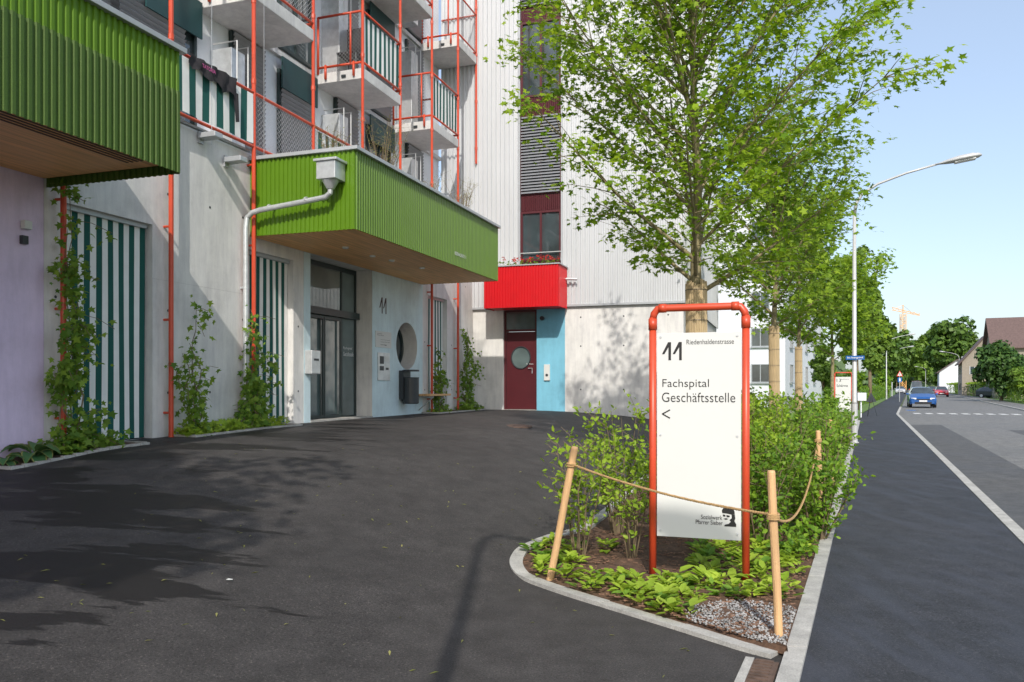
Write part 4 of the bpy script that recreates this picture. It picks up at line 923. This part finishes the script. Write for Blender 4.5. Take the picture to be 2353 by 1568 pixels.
# ================================================================= lamp
def street_lamp(label):
    t=thing('street_lamp',label,'street lamp',SF,(-.02,24.45,0),'tall grey street lamps'); x,y=-.02,24.45
    b=MB(); b.tube([(x,y,0),(x,y,1.1)],[.085,.085],14); b.lathe((x,y,0),[(.12,0),(.12,.03)],14); mk('base',b,M['polewhite'],t,smooth=False)
    b=MB(); b.tube([(x,y,1.1),(x,y,1.16),(x,y,6.4)],[.085,.066,.045],14); mk('pole',b,M['polewhite'],t,smooth=True)
    b=MB(); b.tube([(x,y,6.4),(x+.05,y,6.72),(x+.22,y,6.98),(x+.6,y,7.2),(x+1.3,y,7.42),(x+2.05,y,7.58)],[.045,.042,.038,.034,.031,.03],10); mk('arm',b,M['polewhite'],t,smooth=True)
    b=MB(); d=Vector((.985,0,.12)); o_=Vector((x+2.0,y,7.57)); pr=[(0,.035),(.12,.06),(.3,.12),(.58,.18),(.88,.18),(1.05,.12),(1.12,.03)]
    vs=[];n=12
    for l,r in pr:
        c=o_+d*l
        for j in range(n):
            a=2*math.pi*j/n; vs.append(c+Vector((0,math.cos(a)*r,math.sin(a)*r*(.62 if math.sin(a)>0 else .35))))
    b.add(vs,[(i*n+j,i*n+(j+1)%n,(i+1)*n+(j+1)%n,(i+1)*n+j) for i in range(len(pr)-1) for j in range(n)]+[tuple(range(n))[::-1],tuple((len(pr)-1)*n+j for j in range(n))]); hd=mk('lamp_head',b,M['polewhite'],t,smooth=True)
    b=MB(); c=o_+d*.72; b.obox((c.x,c.y,c.z-.06),(.5,.22,.03),Matrix.Rotation(-.12,3,'Y')); mk('lens',b,M['lens'],hd,bevel=.01); return t
L1=street_lamp('tall grey street lamp with a curved arm beside the pavement kerb')
copy_tree(L1,(-.5,-.25,0),SF.a-.42,'tall grey street lamp behind the camera whose shadow crosses the forecourt')
copy_tree(L1,(PL(95)-.1,95,0),SF.a,'grey street lamp left of the distant street, second along the pavement')
copy_tree(L1,(PL(124)-.1,124,0),SF.a,'small distant street lamp beside the parked cars, third along the pavement')
copy_tree(L1,((2127-CX)/F*250,250,0),SF.a+math.pi,'farthest curved street lamp before the dark trees, leaning over the road')
copy_tree(L1,((2204-CX)/F*140,140,0),SF.a+math.pi,'curved street lamp in front of the white gabled house on the right')
b=MB(); b.box(-.24,.24,24.33,24.35,2.33,2.44); t=tag(mk('street_name_sign',b,M['bluesign'],fr=SF),'blue street name sign on the nearest lamp post','sign')
b=MB(); text(b,'Im Isengrind',-.2,2.35,.4,.065,lambda a,h:(a,24.326,h),.01); mk('lettering',b,M['inkwhite'],t); b=MB(); b.box(-.05,.01,24.35,24.45,2.34,2.43); mk('clamp',b,M['silver'],t)

# ================================================================= cars
def car(label,X,Y,rz,col,L=4.1,W=1.78,Hc=1.48,dz=-.02,group='cars in the distant street'):
    fr=Fr(X,Y,rz); t=thing('parked_car',label,'car',fr,(0,0,dz),group)
    pm=mat('car_paint',col,.3,metal=.2,var=.02,coat=.6)
    w=W/2; st=[(-L/2,.3,.62,.64,w*.80),(-L/2+.12,.22,.72,.76,w*.88),(-L/2+.75,.2,.9,.95,w*.9),(-L/2+1.0,.2,.94,1.0,w*.86),(-L/2+1.75,.2,.97,Hc-.03,w*.66),(-L/2+2.3,.2,.98,Hc,w*.68),(L/2-.9,.2,1.0,Hc-.04,w*.67),(L/2-.35,.22,1.0,Hc-.2,w*.66),(L/2-.05,.25,.98,1.04,w*.78),(L/2,.32,.7,.72,w*.8)]
    body=MB();gl={3:MB(),7:MB()};ws={3:MB(),7:MB()}
    rings=[]
    for i,(y,a,bb,tp,rh) in enumerate(st):
        k=.86 if i in (0,len(st)-1) else .98 if i in (1,len(st)-2) else 1
        rings.append([(w*k*.92,y,a),(w*k,y,a+.16),(w*k,y,bb-.12),(w*k*.96,y,bb),(rh,y,tp),(rh*.5,y,tp+.035),(-rh*.5,y,tp+.035),(-rh,y,tp),(-w*k*.96,y,bb),(-w*k,y,bb-.12),(-w*k,y,a+.16),(-w*k*.92,y,a)])
    for i in range(len(rings)-1):
        for j in range(11):
            q=[rings[i][j],rings[i+1][j],rings[i+1][j+1],rings[i][j+1]]; tgt=body
            if 3<=i<=6 and j in (3,7): tgt=gl[j]
            if i in (3,7) and j in (4,5,6): tgt=ws[i]
            tgt.add(q,[(0,1,2,3)])
    body.poly(rings[0][::-1]); body.poly(rings[-1])
    mk('body',body,pm,t,smooth=False); mk('side_window',gl[3],M['glass'],t); mk('side_window',gl[7],M['glass'],t); mk('windscreen',ws[3],M['glass'],t); mk('rear_window',ws[7],M['glass'],t)
    for sx_ in (-1,1):
        for y in (-L/2+.8,L/2-.8):
            b=MB(); b.tube([(sx_*(w-.2),y,.31),(sx_*(w+.01),y,.31)],.31,18); wh=mk('wheel',b,M['rubber'],t); b=MB(); b.tube([(sx_*(w+.0),y,.31),(sx_*(w+.02),y,.31)],.19,12); mk('rim',b,M['silver'],wh)
        b=MB(); b.obox((sx_*w*.68,-L/2+.06,.66),(.34,.1,.12),Matrix.Rotation(sx_*.25,3,'Z')); mk('headlight',b,M['lens'],t,bevel=.02)
        b=MB(); b.obox((sx_*w*.78,L/2-.03,.82),(.2,.08,.16)); mk('tail_light',b,M['redpaint'],t)
        b=MB(); b.obox((sx_*(w+.08),-L/2+1.3,1.0),(.18,.12,.12)); mk('wing_mirror',b,pm,t,bevel=.02)
    b=MB(); b.box(-w*.5,w*.5,-L/2-.01,-L/2+.02,.56,.64); b.box(-w*.62,w*.62,-L/2-.012,-L/2+.06,.26,.42); mk('grille',b,M['rubber'],t)
    b=MB(); b.box(-.26,.26,-L/2-.03,-L/2-.014,.44,.54); mk('number_plate',b,M['inkwhite'],t)
    return t
RA=-math.atan(.49)
car('blue hatchback parked facing the camera on the left of the street',(2117-CX)/F*60,60,RA+.04,(.01,.085,.30))
car('bright red van far down the street behind the blue hatchback',(2106-CX)/F*138,138,RA,(.75,.02,.02),5.2,2.1,2.4)
car('red car in the right lane of the distant street',(2163-CX)/F*118,118,RA,(.6,.02,.03))
car('dark car between the two red vehicles far down the street',(2141-CX)/F*150,150,RA,(.03,.035,.05))
car('silver car parked far down the left side of the street',(2069-CX)/F*160,160,RA,(.5,.51,.53))
car('dark car standing in front of the hedge at right',(2286-CX)/F*104,104,RA+1.0,(.03,.04,.05),dz=.05)

def sign_post(x,Z,label,h=2.5):
    X=(x-CX)/F*Z; t=thing('traffic_sign',label,'traffic sign',WF,(X,Z,0)); b=MB(); b.tube([(X,Z,0),(X,Z,h+.35)],.03,8); mk('post',b,M['silver'],t)
    Y=Z-.05
    tri=lambda r:[(X+r*math.cos(a),Y,h+r*math.sin(a)) for a in (R(90),R(210),R(330))]
    b=MB(); b.poly(tri(.38)); mk('red_triangle',b,M['redpaint'],t); b=MB(); b.poly([(p[0],Y-.01,p[2]) for p in tri(.26)]); mk('white_field',b,M['signwhite'],t)
    b=MB(); b.box(X-.03,X+.03,Y-.02,Y-.012,h-.05,h+.12); mk('symbol',b,M['ink'],t)
    b=MB(); b.box(X-.2,X+.2,Y-.01,Y,h-.78,h-.32); mk('blue_plate',b,M['bluesign'],t); b=MB(); b.box(X-.07,X+.07,Y-.02,Y-.012,h-.7,h-.4); mk('white_symbol',b,M['inkwhite'],t)
    return t
sign_post(2067,80,'red-edged warning triangle above a small blue plate on one post',2.75)
Z=42;X=(2002-CX)/F*Z; t=thing('folding_warning_sign','dark backed triangular warning sign standing on a tripod on the pavement','traffic sign',WF,(X,Z,0))
b=MB(); b.poly([(X-.28,Z,.75),(X+.28,Z,.75),(X,Z,1.25)]); mk('triangle',b,M['black'],t)
for dx,dy in ((-.26,-.1),(.26,-.1),(0,.4)): b=MB(); b.tube([(X+dx,Z+dy,0),(X,Z+.02,1.1)],.015,5); mk('leg',b,M['black'],t)
Z=40;X=(1981-CX)/F*Z; b=MB(); b.box(X-.22,X+.22,Z,Z+.3,.85,1.25); b.box(X-.03,X+.03,Z+.1,Z+.16,0,.85); tag(mk('utility_box',b,M['plaster'],bevel=.01),'small pale utility box on a post behind the number 13 sign','utility box')

# ================================================================= white building behind trees
wf=Fr(19.9,58,R(-28)); wb=thing('white_apartment_block','white rendered apartment block behind the row of maples','building',wf,(-5,5,0))
b=MB(); b.box(-13,0,0,21,-.2,15.5); mk('wall',b,M['plaster'],wb)
b=MB(); b.box(-13.3,.3,-.3,21.3,15.5,15.8); mk('roof_edge',b,M['alu'],wb)
def w2(x0,x1,z0,z1,ax):
    b=MB(); 
    if ax=='x': b.box(x0,x1,-.012,-.002,z0,z1)
    else: b.box(.002,.012,x0,x1,z0,z1)
    w=mk('window',b,M['glass'],wb); b=MB(); t_=.07; xm=(x0+x1)/2
    for a,c,d,e in ((x0-t_,x0,z0-t_,z1+t_),(x1,x1+t_,z0-t_,z1+t_),(x0,x1,z0-t_,z0),(x0,x1,z1,z1+t_),(xm-.03,xm+.03,z0,z1)):
        b.box(a,c,-.06,-.0021,d,e) if ax=='x' else b.box(.0021,.06,a,c,d,e)
    mk('frame',b,M['alu'],w)
    b=MB(); b.box(x0-.1,x1+.1,-.15,-.061,z0-.14,z0-.08) if ax=='x' else b.box(.061,.15,x0-.1,x1+.1,z0-.14,z0-.08); mk('sill',b,M['alu'],w)
for k in range(5):
    z=1.9+2.65*k
    for x in (-2.35,-6.5,-10): w2(x,x+1.2,z,z+1.25,'x')
    for y in (2,6,10,15): w2(y,y+1.3,z,z+1.25,'y')
Z=36;X=(1835-CX)/F*Z; b=MB(); b.box(X-1.0,X+.3,Z,Z+.8,.0,1.05); b.box(X-1.05,X+.35,Z-.05,Z+.85,1.05,1.15); tag(mk('container',b,M['alu'],bevel=.02),'grey waste container behind the shrubs in front of the white block','container')

def house(label,X,Y,rz,w,d,hw,hr,wallm,nw=2,ridge='x'):
    fr=Fr(X,Y,rz); t=thing('house',label,'house',fr,(0,0,0)); b=MB(); b.box(-w/2,w/2,0,d,-.2,hw)
    if ridge=='y': b.poly([(-w/2,0,hw),(w/2,0,hw),(0,0,hw+hr)]); b.poly([(-w/2,d,hw),(0,d,hw+hr),(w/2,d,hw)])
    else: b.poly([(-w/2,0,hw),(-w/2,d/2,hw+hr),(-w/2,d,hw)]); b.poly([(w/2,0,hw),(w/2,d,hw),(w/2,d/2,hw+hr)])
    mk('wall',b,wallm,t)
    b=MB(); o_=.5; th=.18
    if ridge=='y':
        sl=hr/(w/2)
        for sg in (-1,1): b.add([(sg*(w/2+o_),-o_,hw-o_*sl+.02),(0,-o_,hw+hr+.02),(0,d+o_,hw+hr+.02),(sg*(w/2+o_),d+o_,hw-o_*sl+.02),(sg*(w/2+o_),-o_,hw-o_*sl+th),(0,-o_,hw+hr+th),(0,d+o_,hw+hr+th),(sg*(w/2+o_),d+o_,hw-o_*sl+th)],[(0,1,2,3),(4,5,6,7),(0,1,5,4),(3,2,6,7),(0,3,7,4)])
    else:
        sl=hr/(d/2)
        for y0,yy in ((-o_,d/2),(d+o_,d/2)): b.add([(-w/2-o_,y0,hw-o_*sl+.02),(w/2+o_,y0,hw-o_*sl+.02),(w/2+o_,yy,hw+hr+.02),(-w/2-o_,yy,hw+hr+.02),(-w/2-o_,y0,hw-o_*sl+th),(w/2+o_,y0,hw-o_*sl+th),(w/2+o_,yy,hw+hr+th),(-w/2-o_,yy,hw+hr+th)],[(0,1,2,3),(4,5,6,7),(0,1,5,4),(1,2,6,5),(0,3,7,4)])
    rf=mk('roof',b,M['tile'],t)
    b=MB(); b.box(w*.15,w*.15+.7,d*.45,d*.45+.6,hw+hr*.6,hw+hr+.9); mk('chimney',b,wallm,rf)
    for k in range(int(hw//2.6)):
        for i in range(nw):
            xx=-w/2+(i+.5)*w/nw; z=.9+2.6*k; b=MB(); b.box(xx-.6,xx+.6,-.02,-.003,z,z+1.2); wi=mk('window',b,M['glass'],t)
            b=MB(); b.box(xx-.68,xx-.6,-.06,-.004,z-.06,z+1.26); b.box(xx+.6,xx+.68,-.06,-.004,z-.06,z+1.26); b.box(xx-.03,xx+.03,-.06,-.021,z,z+1.2); mk('frame',b,M['plaster'],wi)
            b=MB(); b.box(-w/2-.02,-w/2-.003,d*.2+i*3,d*.2+i*3+1.2,z,z+1.2); mk('window',b,M['glass'],t)
    return t
P_=lambda x,Z:((x-CX)/F*Z,Z)
house('large brown-tiled house at the right edge of the street',*P_(2410,98),R(-26),11.5,11,6.6,3.8,M['beige'],3)
house('beige house with a steep brown roof behind the dark shrub',*P_(2268,128),R(-26),7,10,5.6,4.2,M['beige'],2,'y')
house('low white gabled house beyond the curved street lamp',*P_(2200,190),R(-26),7.6,10,5.0,2.8,M['plaster'],1,'y')
def bt(lb,x,Z,ytop,ybot,half,n,ls,seed,lm,name='broadleaf_tree',cat='tree',group='trees along the distant street'):
    k=F/Z; H=1.6+(HY-ytop)/k; hb=max(.0,1.6+(HY-ybot)/k); blobtree(name,lb,(x-CX)/F*Z,Z,H,hb,half/k,n,ls,seed,lm,group,cat,trunk=.25 if H>5 else .08)
bt('tall round tree towering over the far end of the street',2190,200,717,884,60,9000,1.15,1,'far1')
bt('dark round bush-like tree in front of the brown-roofed houses',2300,83,774,918,54,8500,.42,2,'dark')
bt('pale willow-like tree left of the tall round tree',2112,334,745,892,42,4500,1.8,3,'far2')
bt('dark tree behind the crane end of the street',2060,235,742,893,40,4500,1.2,4,'far1')
bt('leafy tree beyond the number 13 sign, left of the street',1998,75,640,885,46,6500,.42,5,'far2')
bt('slim tall tree beyond the street lamp',1966,54,540,870,56,8000,.29,6,'far2')
bt('small round tree beyond the warning triangle',2033,112,735,892,38,4500,.6,7,'far1')
bt('bushy shrub at the right edge beside the hedge',2354,76,835,920,36,3000,.3,8,'far2','garden_shrub','shrub')
bt('small tree beyond the low white house',2160,260,832,895,30,2400,1.0,9,'far1')
bt('tree between the two brown-roofed houses',2330,112,800,915,26,3000,.5,14,'far1')
bt('tree hidden behind the houses at right',2240,230,765,890,40,3000,1.3,10,'far1')
bt('garden tree before the white apartment block',1893,50,770,930,36,4000,.2,15,'far2')
bt('green shrub on the verge left of the distant street',2030,110,845,912,22,2000,.3,11,'shrubd','verge_shrub','shrub')
bt('green shrub on the verge behind the number 13 sign',1957,52,835,920,30,3000,.15,12,'shrubd','verge_shrub','shrub')
bt('shrub beside the lamp post foot and the number 13 sign',1905,33,890,965,26,1600,.09,13,'shrubd','verge_shrub','shrub')
def hedge(label,x0,Z0,x1,Z1,h,dep,n,ls,lm):
    A_=Vector(((x0-CX)/F*Z0,Z0,0));B_=Vector(((x1-CX)/F*Z1,Z1,0)); d=(B_-A_).normalized(); nn=Vector((-d.y,d.x,0)); L=(B_-A_).length
    if nn.y<0: nn=-nn
    P=[];N=[]
    for _ in range(n):
        a=rnd.uniform(0,L); c=rnd.uniform(-.5,.5)*dep; z=rnd.uniform(0,h)
        k=rnd.random()
        if k<.5: c=-dep/2*(1+rnd.uniform(-.1,.1)); N.append(tuple(-nn+Vector((rnd.uniform(-.4,.4),rnd.uniform(-.4,.4),.4))))
        elif k<.85: z=h*(1+rnd.uniform(-.05,.04)); N.append((rnd.uniform(-.4,.4),rnd.uniform(-.4,.4),1))
        else: c=dep/2; N.append(tuple(nn+Vector((0,0,.3))))
        p=A_+d*a+nn*c; P.append((p.x,p.y,z))
    t=leaves('hedge',P,N,ls*nr.uniform(.7,1.3,n),M[lm],None,DIA); return tag(t,label,'hedge')
hedge('bright clipped hedge on the right side of the distant street',2186,168,2265,112,2.0,1.4,4200,.5,'shrubl')
hedge('clipped garden hedge at the right edge of the street',2308,88,2430,62,1.6,1.4,4000,.3,'shrubl')
hedge('low dark hedge beyond the dark car',2262,122,2312,92,1.6,1.2,2600,.36,'far1')
hedge('clipped hedge along the verge beyond the number 13 sign',1925,56,2032,118,1.5,1.4,4500,.26,'shrubd')
n=12000; a=nr.uniform(-.05,.85,n); Zt=nr.uniform(345,385,n); hh=(11+4*np.sin(a*40)+3*np.sin(a*97))*nr.uniform(0,1,n); P=np.c_[a*Zt,Zt,np.abs(hh)]
tag(leaves('far_wood',P,nr.normal(size=(n,3))*.5+[0,-.6,.7],3.6*nr.uniform(.6,1.3,n),M['hazy'],None,DIA),'distant wooded band closing the end of the street','wood',kind='stuff')
# crane
Z=300; X=(2075-CX)/F*Z; k=F/Z; zt=1.6+(HY-722)/k; t=thing('tower_crane','orange tower crane rising beyond the far trees','crane',WF,(X,Z,0))
b=MB(); w=.75
for dx in (-w,w):
    for dy in (-w,w): b.tube([(X+dx,Z+dy,0),(X+dx,Z+dy,zt)],.16,4)
z=0;sg=1
while z<zt-1.5: b.tube([(X-w*sg,Z-w,z),(X+w*sg,Z-w,z+1.5)],.1,4); b.tube([(X-w*sg,Z+w,z),(X+w*sg,Z+w,z+1.5)],.1,4); z+=1.5;sg=-sg
mk('mast',b,M['orange'],t)
b=MB(); A_=Vector((X-4.2,Z,zt+1.5));B_=Vector((X+6.3,Z,zt-.6)); up=Vector((0,0,1))
for o_ in (0,1): b.tube([A_+up*o_*1.1,B_+up*o_*.35],.13,4)
for i in range(10): b.tube([A_.lerp(B_,i/10)+up*(0 if i%2 else .9),A_.lerp(B_,(i+1)/10)+up*(.9 if i%2 else 0)],.09,4)
b.tube([(X,Z,zt),(X,Z,zt+3.4)],.18,4); b.tube([(X,Z,zt+3.4),tuple(A_)],.06,3); b.tube([(X,Z,zt+3.4),tuple(A_.lerp(B_,.8))],.06,3); mk('jib',b,M['orange'],t)

# ================================================================= light, camera
EL=40
sun=bpy.data.lights.new('sun','SUN'); sun.energy=3.9; sun.angle=R(.6); sun.color=(1,.94,.85)
so=bpy.data.objects.new('sun',sun); C.objects.link(so); so.rotation_euler=(R(90-EL),0,R(-1.5))
w=bpy.data.worlds.new('World'); scene.world=w; w.use_nodes=True; nt=w.node_tree; bg=nt.nodes['Background']
sk=nt.nodes.new('ShaderNodeTexSky'); sk.sky_type='NISHITA'; sk.sun_disc=False; sk.sun_elevation=R(EL); sk.sun_rotation=R(180+1.5); sk.dust_density=2.0; sk.air_density=1.0; sk.ozone_density=1.2
hz=mixn(nt,sk.outputs[0],(1.75,2.0,2.35),1,'ADD')   # thin high haze
nt.links.new(hz,bg.inputs[0]); bg.inputs[1].default_value=.15
cam=bpy.data.cameras.new('camera'); co=bpy.data.objects.new('camera',cam); C.objects.link(co); co.location=(0,0,HC); co.rotation_euler=(R(90),0,0)
cam.sensor_width=36; cam.lens=F/2353*36; cam.shift_y=(HY-784)/2353; cam.clip_end=2000; cam.clip_start=.05
scene.camera=co
scene.view_settings.view_transform='Standard'; scene.view_settings.look='None'; scene.view_settings.exposure=0
